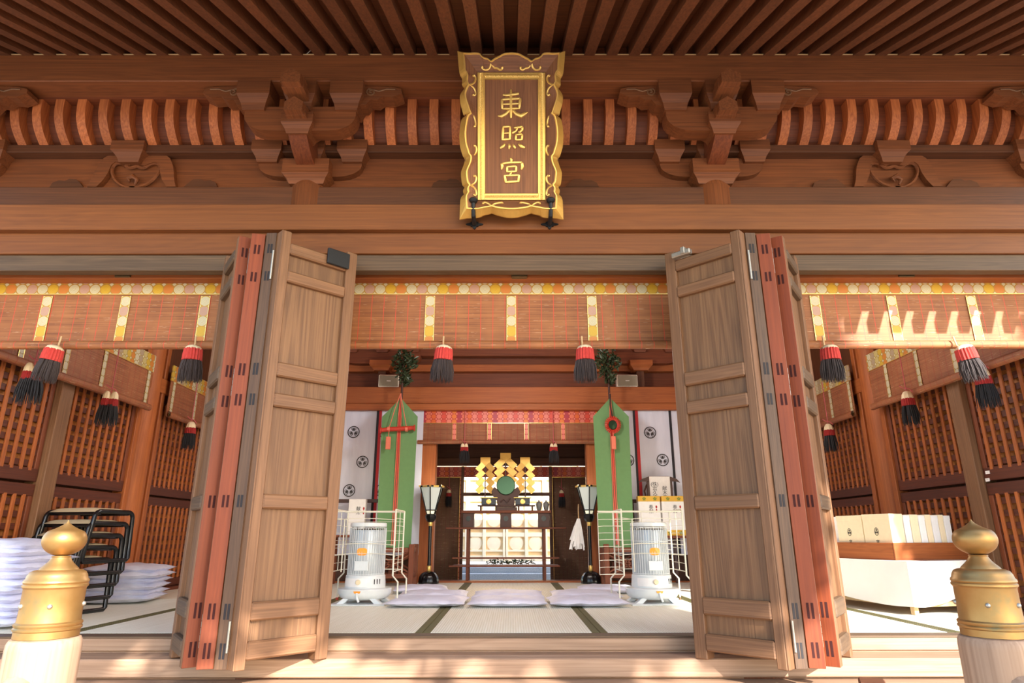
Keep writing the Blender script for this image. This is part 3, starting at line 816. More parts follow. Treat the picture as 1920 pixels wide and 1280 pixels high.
# ================================================================= name plaque
def build_plaque():
    Yb, Yt = 3.80, 3.46
    B, T = at(962, 412, Yb), at(960, 97, Yt)
    H = (T-B).length; W = .70
    root = empty('name_plaque', (0.003, Yb, B.z), 0, 'gold framed wooden name plaque with three gold characters hanging over the entrance', 'plaque')
    ang = math.atan2(Yb-Yt, T.z-B.z)
    root.rotation_euler = (ang, 0, 0)         # local x across, z up the board, -y towards the viewer
    KX = W/768.0; KZ = H/1190.0
    def Q(px, py, y=0.0): return Vector(((px-451.5)*KX, y, (1215-py)*KZ))
    # outline of the gold outer edge, clockwise from top left, in plaque drawing units
    left = [(65,25),(72,120),(80,188),(97,212),(99,240),(96,264),(118,286),(92,316),(80,346),(84,392),(98,440),(106,474),(128,478),(96,500),(84,545),(80,585),(77,620),(79,660),(82,700),(92,735),(102,765),(120,786),(108,830),(90,872),(88,896),(92,940),(98,972),(116,984),(103,1006),(104,1026),(112,1034),(84,1062),(80,1130),(77,1215)]
    right = [(903-x, y) for x, y in left[::-1]]
    tp = [(120,34),(180,36),(228,40),(246,62),(262,84),(282,88),(308,102),(334,84),(360,74),(392,50),(410,40),(451,32)]
    tp = tp + [(903-x, y) for x, y in tp[:-1][::-1]]
    bt = [(130,1206),(190,1204),(228,1198),(250,1184),(286,1178),(310,1168),(334,1180),(372,1190),(410,1200),(451,1203)]
    bt = bt + [(903-x, y) for x, y in bt[:-1][::-1]]
    def chai(P):
        o = [P[0]]
        for i, (a, b) in enumerate(zip(P, P[1:])):
            if i > 0: o.append((a[0]*.78+b[0]*.22, a[1]*.78+b[1]*.22))
            if i < len(P)-2: o.append((a[0]*.22+b[0]*.78, a[1]*.22+b[1]*.78))
        return o+[P[-1]]
    left, right, tp, bt = [chai(q) for q in (left, right, tp, bt)]
    outer = left[::-1] + tp + right[::-1] + bt[::-1]
    # inner line of the gold rim: pulled in
    fl = [(112,66),(118,130),(120,178),(140,204),(138,236),(136,258),(150,280),(134,308),(122,340),(126,374),(146,432),(160,474),(166,482),(142,500),(132,545),(126,585),(123,620),(125,660),(130,700),(142,735),(150,765),(166,782),(160,826),(136,878),(132,898),(136,938),(140,964),(156,984),(142,1002),(142,1022),(146,1034),(130,1060),(130,1100),(134,1148)]
    fr = [(903-x, y) for x, y in fl[::-1]]
    ft = [(150,68),(190,66),(226,68),(240,90),(262,100),(282,104),(308,124),(334,104),(360,92),(392,74),(410,68),(451,66)]
    ft = ft + [(903-x, y) for x, y in ft[:-1][::-1]]
    fb = [(160,1150),(200,1150),(228,1146),(250,1140),(286,1136),(310,1128),(334,1138),(372,1144),(410,1149),(451,1151)]
    fb = fb + [(903-x, y) for x, y in fb[:-1][::-1]]
    fl, fr, ft, fb = [chai(q) for q in (fl, fr, ft, fb)]
    inner = fl[::-1] + ft + fr[::-1] + fb[::-1]
    n = len(outer); assert n == len(inner), (n, len(inner))
    yO, yF, yI = -.012, -.066, -.030
    # gold side with thickness
    m = MB()
    back = [Q(x, y, .012) for x, y in outer]; mid = [Q(x, y, yO) for x, y in outer]; fr_ = [Q(x, y, yF) for x, y in inner]
    fr2 = [Q(451.5+(x-451.5)*.975, 620+(y-620)*.985, yF+.001) for x, y in inner]
    m.loft(back, mid); m.loft(mid, fr_); m.loft(fr_, fr2)
    m.build('gold_rim', M['gold'], root)
    # mitred wooden border between the rim and the rope frame (four pieces)
    rect = (214, 190, 690, 1082)
    def to_rect(x, y):
        x0, y0, x1, y1 = rect
        return (min(max(x, x0), x1), min(max(y, y0), y1))
    rec = []
    nl, ntp = len(left), len(tp)
    for i, (x, y) in enumerate(inner):
        if i < nl: t = i/(nl-1); rec.append((rect[0], rect[3]+(rect[1]-rect[3])*t))
        elif i < nl+ntp: t = (i-nl+1)/(ntp+1); rec.append((rect[0]+(rect[2]-rect[0])*t, rect[1]))
        elif i < 2*nl+ntp: t = (i-nl-ntp)/(nl-1); rec.append((rect[2], rect[1]+(rect[3]-rect[1])*t))
        else: t = (i-2*nl-ntp+1)/(ntp if False else len(bt)+1); rec.append((rect[2]+(rect[0]-rect[2])*t, rect[3]))
    segs = [(0, nl-1, 'z'), (nl-1, nl+ntp, 'x'), (nl+ntp, 2*nl+ntp-1, 'z'), (2*nl+ntp-1, n, 'x')]
    for a, b_, ax in segs:
        m = MB(); ids = [i % n for i in range(a, b_+1)]
        m.loft([fr2[i] for i in ids], [Q(rec[i][0], rec[i][1], yI) for i in ids], False)
        m.build('border_board', M['sign_rim' if ax == 'x' else 'sign_wood'], root)
    # backing
    m = MB(); m.box(Q(120,0).x, Q(783,0).x, -.02, .010, Q(0,1150).z, Q(0,75).z); m.build('back_board', M['dark_z'], root)
    # centre panel
    MB().box(Q(255,0).x, Q(648,0).x, -.032, -.015, Q(0,1038).z, Q(0,232).z).build('centre_panel', M['sign_wood'], root)
    # rope frame
    m = MB(); x0, x1, z0, z1 = Q(214,0).x, Q(690,0).x, Q(0,1082).z, Q(0,190).z
    w = 46*KX
    for (a, b_, c, d) in ((x0, x0+w, z0, z1), (x1-w, x1, z0, z1), (x0+w, x1-w, z0, z0+w), (x0+w, x1-w, z1-w, z1)):
        m.box(a, b_, -.040, -.026, c, d, .0015)
    rf_ = m.build('rope_frame', M['gold_bright'], root)
    m = MB(); rnd = random.Random(3)
    def bead(x, z, a):
        r = .0062; d = Vector((math.cos(a), 0, math.sin(a)))
        m.tube([Vector((x, -.041, z))-d*w*.30, Vector((x, -.0435, z)), Vector((x, -.041, z))+d*w*.30], [.0015, .0042, .0015], 5)
    k = int((z1-z0)/.0085)
    for i in range(k):
        z = z0+(i+.5)/k*(z1-z0)
        bead(x0+w/2, z, R(25)); bead(x1-w/2, z, R(155))
    k2 = int((x1-x0-2*w)/.0085)
    for i in range(k2):
        x = x0+w+(i+.5)/k2*(x1-x0-2*w); bead(x, z0+w/2, R(60)); bead(x, z1-w/2, R(120))
    m.build('rope_beads', M['gold_bright'], rf_, smooth=True)
    m = MB()
    for o_ in (0, w):
        m.tube([Vector((x0+o_, -.040, z0+o_)), Vector((x1-o_, -.040, z0+o_)), Vector((x1-o_, -.040, z1-o_)), Vector((x0+o_, -.040, z1-o_))], .0038, 6, True)
    m.build('frame_bead', M['gold_bright'], rf_, smooth=True)
    # scrolls: two hooks at every cusp, lying on the sloped border
    def depth(px, py):
        x0_, y0_, x1_, y1_ = 125, 70, 778, 1148
        dx = min(max((px-x0_)/(214-x0_), 0), max((x1_-px)/(x1_-690), 0)); dy = min(max((py-y0_)/(190-y0_), 0), max((y1_-py)/(y1_-1082), 0))
        t = min(1, max(0, min(dx, dy))); return yF+(yI-yF)*t-.004
    hooks = []
    def sidehook(cy, x0_, s):   # s=-1 above, +1 below
        pts = [(x0_-26, cy+s*0), (x0_-8, cy+s*4), (x0_+10, cy+s*14), (x0_+22, cy+s*32), (x0_+26, cy+s*58), (x0_+14, cy+s*72), (x0_+4, cy+s*62)]
        return pts
    for cy, xx in ((282, 172), (481, 172), (784, 176), (982, 176)):
        for s in (-1, 1):
            if cy == 481 and s == -1: continue
            if cy == 784 and s == 1: continue
            h = sidehook(cy, xx, s)
            if cy == 481: h = [(166,482),(184,496),(194,520),(197,548),(192,570),(182,566)]
            if cy == 784: h = [(164,778),(186,770),(199,748),(203,722),(194,700),(182,706)]
            hooks += [h, [(903-x, y) for x, y in h]]
    for cx in (308,):
        for h in ([(cx,116),(cx-2,140),(cx-14,164),(cx-34,172),(cx-56,168),(cx-66,156),(cx-58,148)], [(cx,116),(cx+8,142),(cx+22,158),(cx+44,160),(cx+62,172),(cx+80,164),(cx+76,150)],
                  [(cx,1134),(cx-8,1118),(cx-26,1106),(cx-46,1100),(cx-60,1104),(cx-58,1114)], [(cx,1134),(cx+10,1120),(cx+30,1110),(cx+56,1104),(cx+78,1102),(cx+80,1110)]):
            hooks += [h, [(903-x, y) for x, y in h]]
    m = MB()
    for h in hooks:
        h = chai(chai(h))
        pts = [Q(x, y, depth(x, y)-.001) for x, y in h]
        # smooth
        sm_ = []
        for a, b_ in zip(pts, pts[1:]): sm_ += [a, (a+b_)/2]
        sm_.append(pts[-1])
        m.tube(sm_, [.0068]*(len(sm_)-3)+[.0072, .0085, .006], 7)
    m.build('gold_scrolls', M['gold_bright'], root, smooth=True)
    m = MB(); m.tube([Q(x, y, yF-.002) for x, y in inner], .0046, 6, True); m.build('gold_line', M['gold_bright'], root, smooth=True)
    # the three characters, stroke by stroke
    def strokes(lst, name):
        m = MB()
        for pts, w0 in lst:
            P = [Vector(Q(x, y, -.036)) for x, y in pts]
            # resample
            Sg = []
            for a, b_ in zip(P, P[1:]):
                for j in range(4): Sg.append(a+(b_-a)*j/4)
            Sg.append(P[-1]); L = len(Sg)
            w_ = w0 if isinstance(w0, (list, tuple)) else [w0, w0]
            rr = []
            for j in range(L):
                t = j/(L-1); q = t*(len(w_)-1); k_ = min(int(q), len(w_)-2); f = q-k_
                r = (w_[k_]*(1-f)+w_[k_+1]*f)*KX/2
                rr.append(r*(.72 if j in (0, L-1) else 1))
            m.tube(Sg, rr, 8, flat=(Vector((0, 1, 0)), .75))
        return m.build(name, M['gold_bright'], root, smooth=True)
    strokes([([(390,342),(420,346),(505,334)], [16,20,24]), ([(449,304),(448,360),(449,506)], [16,22,22]), ([(384,372),(386,442)], 20), ([(384,376),(430,372),(514,368)], [18,20,20]), ([(514,368),(508,442)], [24,18]),
             ([(388,408),(506,404)], 16), ([(386,440),(508,437)], 18), ([(440,446),(412,476),(382,492),(354,490)], [20,24,26,10]), ([(458,446),(486,476),(520,490),(568,464)], [18,26,34,12])], 'character')
    strokes([([(392,566),(388,662)], 22), ([(390,568),(442,564)], 18), ([(442,564),(440,654)], 20), ([(392,612),(440,610)], 14), ([(388,656),(448,652)], [22,16]),
             ([(470,574),(532,566)], [16,20]), ([(530,566),(528,588),(512,604),(498,600)], [20,20,18,8]), ([(496,572),(484,596),(456,612)], [16,16,22]), ([(484,620),(482,660)], 18), ([(484,622),(528,618)], 16), ([(528,618),(526,660)], 18), ([(482,658),(528,656)], 16),
             ([(406,684),(392,704),(370,718)], [12,24,14]), ([(434,686),(438,704),(434,724)], [12,22,10]), ([(462,688),(470,704),(480,720)], [10,20,12]), ([(500,686),(520,702),(548,714)], [12,28,16])], 'character')
    strokes([([(444,784),(452,800),(448,820)], [14,20,14]), ([(382,824),(386,846),(380,868)], [22,24,12]), ([(382,826),(440,818),(528,816)], 18), ([(526,816),(530,846),(522,868)], [22,26,14]),
             ([(420,846),(420,886)], 18), ([(420,848),(486,844)], 16), ([(486,844),(484,884)], 18), ([(420,882),(486,880)], 16), ([(452,888),(438,906)], [12,14]),
             ([(402,908),(412,960)], 20), ([(402,910),(508,906)], 16), ([(506,906),(500,956)], 20), ([(410,956),(502,950)], [20,18])], 'character')
    return root
build_plaque()
# iron holders
for px, n in ((890, 'left'), (1031, 'right')):
    root = empty('iron_holder', (xy(px, 415, 3.86), 3.86, zy(420, 3.86)), 0, 'black iron holder under the %s foot of the gold plaque' % n, 'holder', 'iron plaque holders')
    m = MB(); m.lathe([(.016, 0), (.016, .02)], (0, 0, 0), 10)
    # quatrefoil plate on the lintel
    pl = []
    for i in range(32):
        a = 2*PI*i/32; r = .030+.022*abs(math.cos(2*a))**3+.006*math.cos(8*a)
        pl.append((r*math.cos(a), .004+r*.62*math.sin(a)))
    MB().prism(pl, .005, .0205, 'y').build('wall_plate', M['iron'], root)
    MB().tube([(0, .004, .004), (0, -.05, -.006), (0, -.115, .004), (0, -.135, .03), (0, -.145, .085)], [.017, .015, .014, .013, .013], 8).build('arm', M['iron'], root, smooth=True)
    MB().lathe([(.012, .075), (.024, .082), (.030, .096), (.022, .108), (.004, .114)], (0, -.148, 0), 14).build('knob', M['iron'], root, smooth=True)
# ================================================================= hall shell
XS = 3.70                                             # inner face of the lattice side walls
YBK = 8.36                                            # far end of the straw mats
MW, ML = 1.055, 2.11
sub = MB().box(-3.95, 3.95, 4.02, 9.06, -.30, -.052)
tag(sub.build('floor', M['deck_x']), 'wooden floor under the straw mats', 'floor', kind='structure')
# straw mats: seven columns, two rows
names = ['at the far left wall', 'second from the left wall', 'left of the middle one', 'in the middle of the entrance', 'right of the middle one', 'second from the right wall', 'at the far right wall']
for r in range(2):
    for c in range(7):
        x = (c-3)*MW; y0 = 4.132+r*ML; y1 = y0+ML-.004
        root = empty('tatami_mat', (x, (y0+y1)/2, -.05), 0, 'straw mat with dark borders, %s row, %s' % (('front', 'rear')[r], names[c]), 'mat', 'tatami mats')
        h, l = MW/2-.0015, (y1-y0)/2
        bw = .044
        MB().box(-h+bw, h-bw, -l, l, 0, .050, .004).build('straw_surface', M['tatami'], root)
        for s in (-1, 1): MB().box(s*(h-bw), s*h, -l, l, 0, .0506, .003).build('cloth_border', M['tatami_edge'], root)
# sill at the far end of the mats
trim(-3.9, 3.9, YBK, YBK+.12, -.05, .014, 'orange_x', 'orange brown floor sill at the far end of the straw mats', .004, 'sill')
sf = MB().box(-1.2, 1.2, YBK+.12, 9.1, -.05, -.012)
tag(sf.build('floor_rear', M['orange_x']), 'wooden floor strip under the altar tables', 'floor', kind='structure')
# side walls ------------------------------------------------------------
for q, n in ((-1, 'left'), (1, 'right')):
    X = lambda x: q*x
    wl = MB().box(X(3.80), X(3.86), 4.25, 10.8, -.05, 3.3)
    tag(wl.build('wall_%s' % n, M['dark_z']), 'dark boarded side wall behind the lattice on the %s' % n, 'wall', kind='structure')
    for Y, lb in ((6.47, 'round orange brown pillar against the %s lattice wall' % n), (8.60, 'far round pillar at the rear corner of the %s lattice wall' % n)):
        o = MB().lathe([(.150, -.05), (.150, 3.2)], seg=36).build('round_column', M['orange_z'], smooth=True); o.location = (X(3.79), Y, 0)
        tag(o, lb, 'column', kind='structure')
    o = MB().box(X(3.79), X(3.93), 4.16, 4.24, -.05, 3.1).build('wall_%s_front' % n, M['dark_z']); tag(o, 'narrow board closing the %s lattice wall to the corner column' % n, 'wall', kind='structure')
    # posts and rails framing the lattice
    def post(y0, y1, mat, lb, xo=.05):
        trim(X(XS-xo), X(3.80), y0, y1, -.05, 2.75, mat, lb, .005, 'post')
    post(5.10, 5.25, 'grey_z', 'flat brown post between the first two lattice panels on the %s wall' % n)
    post(6.25, 6.315, 'orange_z', 'narrow orange jamb beside the round pillar on the %s wall, nearer the front' % n, .02)
    post(6.625, 6.69, 'orange_z', 'narrow orange jamb beside the round pillar on the %s wall, farther back' % n, .02)
    post(4.24, 4.32, 'orange_z', 'narrow jamb at the front end of the %s lattice wall' % n, .02)
    trim(X(XS-.03), X(3.80), 4.2, 8.5, 1.99, 2.14, 'orange_y', 'long wooden rail above the lattice panels on the %s wall' % n, .004, 'rail')
    trim(X(XS-.07), X(3.80), 4.2, 8.5, -.05, .03, 'red_y', 'low floor sill under the lattice panels on the %s wall' % n, .004, 'sill')
    # lattice shutters: three bays, upper and lower
    for b_, (y0, y1) in enumerate(((4.33, 5.095), (5.255, 6.245), (6.695, 8.42))):
        bay = ('nearest the front', 'between the flat post and the round pillar', 'beyond the round pillar')[b_]
        for lv, (z0, z1) in enumerate(((.035, .935), (.955, 1.985))):
            root = empty('lattice_shutter', (X(XS), (y0+y1)/2, z0), 0, '%s wooden lattice shutter on the %s wall, %s' % (('lower', 'upper')[lv], n, bay), 'lattice', 'lattice shutters of the side walls')
            l = (y1-y0)/2; h = z1-z0; t = .105
            MB().box(0, X(.05), -l, l, 0, .10 if lv else .08, .004).build('rail', M['latdark_y'], root); MB().box(0, X(.05), -l, l, h-(.09), h, .004).build('rail', M['latdark_y'], root)
            for s in (-1, 1): MB().box(0, X(.05), s*l, s*(l-.05), .09, h-.09, .004).build('stile', M['red_z'], root)
            nv = max(3, round((2*l-.1)/.098)); nh = max(4, round((h-.18)/.086)); 
            mv, mh = MB(), MB()
            for i in range(nv):
                y = -l+.05+(2*l-.1)*(i+.5)/nv; mv.box(X(-.002), X(.012), y-.0165, y+.0165, .08, h-.08, .002)
            for i in range(nh):
                z = .09+(h-.18)*(i+.5)/nh; mh.box(X(.011), X(.028), -l+.04, l-.04, z-.024, z+.024, .002)
            mv.build('upright_slats', M['orange_z'], root); mh.build('cross_slats', M['latdark_y'], root)
            MB().box(X(.046), X(.060), -l+.02, l-.02, .02, h-.02).build('backing_board', M['latback'], root)
for i, (px, py) in enumerate(((1852.5, 886), (1852.5, 900))):
    u, y, z = ray(px, py); t = (XS-.003)/u
    c = Vector((XS-.001, y*t, ZC+z*t))
    o = MB().box(XS-.004, XS-.0005, c.y-.022, c.y+.022, c.z-.012, c.z+.012).build('paper_tag', M['paper'])
    tag(o, ('upper', 'lower')[i]+' of two tiny white paper tags on the right lattice rails', 'tag')
    t_ = text_obj('一', .016, M['ink'], o, Matrix.Translation((XS-.0045, c.y, c.z)) @ Matrix.Rotation(-PI/2, 4, 'Z') @ Matrix.Rotation(PI/2, 4, 'X'))
# ceiling of the hall, and front boarding above the blinds inside
cl = MB().box(-3.9, 3.9, 4.33, 10.9, 3.16, 3.22)
tag(cl.build('ceiling_hall', M['orange_x']), 'boarded ceiling of the hall', 'ceiling', kind='structure')
fb_ = MB().box(-3.9, 3.9, 4.29, 4.33, zt+.02, 3.2)
tag(fb_.build('wall_over_blinds', M['beam_x']), 'boarding above the front blinds inside the hall', 'wall', kind='structure')
# ================================================================= rear beams and rear wall
YR = 8.30
za, zb_, zc_ = zy(725, YR), zy(755, YR), zy(767, YR+.03)
trim(-3.7, 3.7, YR, YR+.14, zb_, za, 'orange_x', 'broad orange beam across the rear of the hall above the white curtains', .004)
trim(-3.7, 3.7, YR+.03, YR+.14, zc_-.005, zb_, 'orange_x', 'narrow rail under the broad orange beam at the rear', .003)
rw = MB().box(-3.8, 3.8, 8.62, 8.68, za-.02, 3.2)
tag(rw.build('wall_rear', M['red_x']), 'reddish boarded wall above the rear beam', 'wall', kind='structure')
trim(-3.7, 3.7, 8.50, 8.62, zy(696, 8.5), zy(683, 8.5), 'orange_x', 'upper tie beam at the rear wall behind the speakers', .004)
trim(-3.7, 3.7, 8.40, 8.52, zy(667, 8.4)+.0, zy(655, 8.4)+.06, 'red_x', 'top beam at the rear wall just under the middle blind', .004)
for x, q in ((-1.75, -1), (1.75, 1)):
    root = empty('bracket_set', (x, 0, 0), 0, 'shadowed timber bracket at the rear wall near the %s speaker' % ('left' if q < 0 else 'right'), 'bracket', 'rear brackets')
    z0 = zy(697, 8.45)
    MB().box(-.05, .05, 8.42, 8.49, za+.001, z0+.004).build('strut', M['dark_z'], root)
    m = MB(); masu(m, 0, 8.45, z0, z0+.13, .30, .66); m.build('bearing_block', M['orange_x'], root)
    p = arm_poly(.52, .16)
    MB().prism([(a, z0+.10+b) for a, b in p], 8.38, 8.50, 'y').build('arm', M['red_x'], root)
    for k in (-1, 0, 1):
        m = MB(); masu(m, k*.42, 8.42, z0+.25, z0+.37, .22, .64); m.build('bearing_block', M['red_x'], root)
# closing walls left and right of the inner opening, behind the curtains
for q, n in ((-1, 'left'), (1, 'right')):
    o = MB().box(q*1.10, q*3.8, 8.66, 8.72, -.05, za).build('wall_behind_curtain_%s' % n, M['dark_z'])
    tag(o, 'boarded wall behind the white curtain on the %s' % n, 'wall', kind='structure')
    trim(q*.985, q*1.17, 8.46, 8.64, 0, zc_, 'orange_z', 'square orange post beside the tall lantern on the %s of the inner opening' % n, .005, 'post')
# inner room and rear opening
YI = 9.75
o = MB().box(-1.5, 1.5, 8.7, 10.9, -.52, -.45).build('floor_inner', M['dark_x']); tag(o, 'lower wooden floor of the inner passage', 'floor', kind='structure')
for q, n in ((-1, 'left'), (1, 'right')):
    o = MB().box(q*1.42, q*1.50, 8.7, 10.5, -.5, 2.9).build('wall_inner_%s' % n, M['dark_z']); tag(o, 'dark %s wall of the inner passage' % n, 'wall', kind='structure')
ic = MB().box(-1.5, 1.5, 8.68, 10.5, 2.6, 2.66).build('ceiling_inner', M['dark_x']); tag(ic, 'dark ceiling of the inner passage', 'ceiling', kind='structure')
trim(-1.45, 1.45, YI+.02, YI+.14, zy(872, YI), zy(858, YI), 'dark_x', 'dark head beam over the second red brocade blind')
trim(-1.45, 1.45, YI+.14, YI+.2, zy(858, YI), 2.62, 'dark_x', 'dark boarding above the second red brocade blind')
# ================================================================= inner brocade blinds
YBL = 8.44
zt2, zv2, zb2 = zy(766.5, YBL), zy(793, YBL), zy(833, YBL)
xs = [xy(a, 810, YBL) for a in (852, 918, 987, 1056)]
W2 = xy(1120, 800, YBL)-xy(785, 800, YBL)
x02 = (xy(1120, 800, YBL)+xy(785, 800, YBL))/2
blind('brocade_blind', W2, zt2-zb2, zt2-zv2, [x-x02 for x in xs]+[-W2/2+.03], .05, ('reed_back', 'brocade_red'), (x02, YBL, zt2), 0, 'orange and red brocade topped blind over the inner opening behind the altar front', 'inner brocade blinds', .068, .03)
zt3, zv3 = zy(874.5, YI), zy(894.5, YI)
for px0, px1, zend, lb in ((812, 868, -.44, 'left long reed blind with red brocade top beside the bright rear opening'), (1030, 1100, -.44, 'right long reed blind with red brocade top beside the bright rear opening'), (868.5, 1029.5, zv3-.001, 'short red brocade valance across the top of the bright rear opening')):
    xa, xb = xy(px0, 960, YI), xy(px1, 960, YI); w_ = xb-xa
    if zend < 0:
        blind('brocade_blind', w_, zt3-zend, zt3-zv3, [(w_/2-.03)*(1 if px0 < 900 else -1)], .045, ('reed_dark', 'brocade_red'), ((xa+xb)/2, YI, zt3), 0, lb, 'inner brocade blinds', .068, .03)
    else:
        root = empty('brocade_valance', ((xa+xb)/2, YI, zt3), 0, lb, 'valance')
        MB().box(-w_/2, w_/2, -.008, .006, -(zt3-zv3), 0, .002).build('brocade_cloth', M['brocade_red'], root)
for px, py, Y, w_, lb in ((871, 834, 8.38, .085, 'black tassel hanging at the left of the inner red blind'), (1038, 834, 8.38, .085, 'black tassel hanging at the right of the inner red blind'), (842, 920, 9.70, .075, 'small black tassel on the left long reed blind beyond the lantern'), (1053, 921, 9.70, .075, 'small black tassel on the right long reed blind beyond the lantern')):
    p = at(px, py, Y)
    tassel((p.x, Y, p.z+.02), w_, .05, .05, .17, lb, 'tassels of the inner blinds', ('cream', 'darkred', 'hairblack'), 2 if Y < 9 else 1, (zt2 if Y < 9 else zt3)-p.z-.04, seed=40+px, n=60)
# ================================================================= shrine beyond
YH = 15.0
stp = MB()
z1, z2, z3 = zy(1063, 13.0), zy(1075, 12.7), zy(1088, 12.4)
stp.box(-3, 3, 13.0, 14.5, z2, z1, .01).box(-3, 3, 12.7, 13.02, z3-.05, z2, .01).box(-3, 3, 12.3, 12.75, z3-.4, z3-.06, .01)
tag(stp.build('stone_steps', M['stone']), 'pale blue grey stone steps beyond the rear opening', 'steps')
hd = empty('shrine_doors', (0, YH, zy(1052, YH)), 0, 'bright golden panelled shrine doors beyond the altar', 'doors')
hz0, hz1 = zy(1052, YH)-zy(1052, YH), 2.9
xs_ = [xy(a, 1000, YH) for a in (780, 907, 946, 984, 1026, 1140)]
def hx(px): return xy(px, 1000, YH)
MB().box(-2.6, 2.6, .06, .14, hz0, hz1).build('back_panel', M['honden_panel'], hd)
for a, b_ in ((800, 812), (872, 880), (905, 911), (943, 947), (948.5, 952.5), (984, 990), (1018, 1026), (1088, 1100)):
    MB().box(hx(a), hx(b_), -.02, .08, hz0, hz1, .006).build('door_stile', M['honden'], hd)
zq = lambda py: zy(py, YH)-zy(1052, YH)
for a, b_ in ((1052, 1041), (1034, 1030), (1006, 998), (992, 988), (962, 956), (940, 930), (900, 892)):
    MB().box(-2.6, 2.6, .0, .07, zq(a), zq(b_), .005).build('door_rail', M['honden'], hd)
for cx, cy in ((891, 1018), (926, 1018), (968, 1018), (1004, 1018), (926, 974), (968, 974), (891, 974), (1004, 974)):
    r = (hx(cx+14)-hx(cx-14))/2
    MB().lathe([(r, 0), (r*.9, .03), (r*.5, .04), (.01, .042)], (0, 0, 0), 24, Matrix.Translation((hx(cx), .06, zq(cy))) @ Matrix.Rotation(PI/2, 4, 'X')).build('medallion', M['honden'], hd, smooth=True)
# ================================================================= white curtains with crests
def crest(cx, cz, r, y, parent):
    """dark ring with three veined leaves"""
    m = MB(); n = 40
    o = [Vector((cx+r*math.cos(2*PI*i/n), y, cz+r*math.sin(2*PI*i/n))) for i in range(n)]
    i_ = [Vector((cx+r*.86*math.cos(2*PI*i/n), y, cz+r*.86*math.sin(2*PI*i/n))) for i in range(n)]
    m.loft(o, i_)
    for k in range(3):
        a = PI/2 + k*2*PI/3
        ux, uz = math.cos(a), math.sin(a); tx, tz = -uz, ux
        def L(s, t): return Vector((cx+ux*s*r+tx*t*r, y, cz+uz*s*r+tz*t*r))
        # heart outline: tip at centre
        pts = []
        for j in range(25):
            t = j/24*2*PI
            hx_ = .40*math.sin(t)*(1-.25*math.cos(t)); hs = .48+.30*(-math.cos(t)) - .10*math.exp(-((t-PI)/.45)**2)
            pts.append((hs, hx_))
        for (s0, t0), (s1, t1) in zip(pts, pts[1:]):
            cs, ct = .48, 0
            m.face([L(s0, t0), L(s1, t1), L(cs+(s1-cs)*.84, t1*.84), L(cs+(s0-cs)*.84, t0*.84)])
        for ang in (-62, -36, -12, 12, 36, 62):
            q = R(ang); s0, t0 = .24, 0
            e = (s0+.42*math.cos(q)*(1 if abs(ang) < 40 else .8), .42*math.sin(q)*.85)
            w = .028
            for f0, f1, ww in ((.12, .55, w), (.55, 1.0, w*1.6)):
                a0 = (s0+(e[0]-s0)*f0, e[1]*f0); a1 = (s0+(e[0]-s0)*f1, e[1]*f1)
                nx, ny = -math.sin(q)*ww, math.cos(q)*ww
                m.face([L(a0[0]-nx, a0[1]-ny), L(a1[0]-nx, a1[1]-ny), L(a1[0]+nx, a1[1]+ny), L(a0[0]+nx, a0[1]+ny)])
    return m.build('crest', M['ink'], parent)
YC = 8.42
def curtain(q, x0, x1, stripes, crests, label):
    zt_, zb = zy(766, YC), .32
    root = empty('crest_curtain', ((x0+x1)/2, YC, zt_), 0, label, 'curtain', 'white crest curtains')
    xc = (x0+x1)/2
    m = MB(); nx = 40
    def fn(u, v):
        x = x0+(x1-x0)*u
        return (x-xc, .010*math.sin(9*u*PI)*(.3+.7*v)*.35, -(zt_-zb)*v)
    m.grid(fn, nx, 10)
    m.grid(lambda u, v: tuple(Vector(fn(u, v))+Vector((0, .004, 0))), nx, 10)
    cl = m.build('cloth', M['curtain'], root, smooth=True)
    for px0, px1, mat, nm in stripes:
        # stripes lean like the photograph's ribbons only because they are vertical; built vertical
        a, b_ = xy(px0, 800, YC)-xc, xy(px1, 800, YC)-xc
        MB().box(a, b_, -.008, -.004, -(zt_-zb), 0).build(nm, M[mat], root)
    for px, py in crests:
        p = at(px, py, YC); rr = .0785
        crest(p.x-xc, p.z-zt_, rr, -.0075, root)
    return root
cl_ = curtain(-1, -3.3, -1.16, [(705.5, 710, 'blackstripe', 'black_ribbon'), (710, 715, 'redstripe', 'red_ribbon')], [(663.5, 809.5), (680, 865.5), (655, 919), (722, 810), (715, 919)],
        'white curtain with round leaf crests at the rear, left of the inner opening')
cr_ = curtain(1, 1.16, 3.3, [(1188, 1192, 'blackstripe', 'black_ribbon'), (1192, 1197.5, 'redstripe', 'red_ribbon'), (1255.5, 1260, 'blackstripe', 'black_ribbon')], [(1219, 811), (1242.5, 862.5), (1178, 863)],
        'white curtain with round leaf crests at the rear, right of the inner opening')
for q, pts, lb in ((-1, ((686, 938), (720, 938)), 'left'), (1, ((1180, 939), (1206, 937)), 'right')):
    a, b_ = at(*pts[0], 8.30), at(*pts[1], 8.30)
    xa, xb = (-3.2, b_.x) if q < 0 else (a.x, 3.2)
    root = empty('wooden_rack', ((xa+xb)/2, 8.30, 0), 0, 'dark wooden rack with a top bar in front of the %s white curtain' % lb, 'rack')
    l = (xb-xa)/2
    MB().box(-l, l, -.02, .02, a.z-.025, a.z+.018, .004).build('top_bar', M['darkbrown'], root)
    for s in (-1, 1):
        MB().box(s*(l-.05), s*l, -.025, .025, 0, a.z, .004).build('post', M['darkbrown'], root)
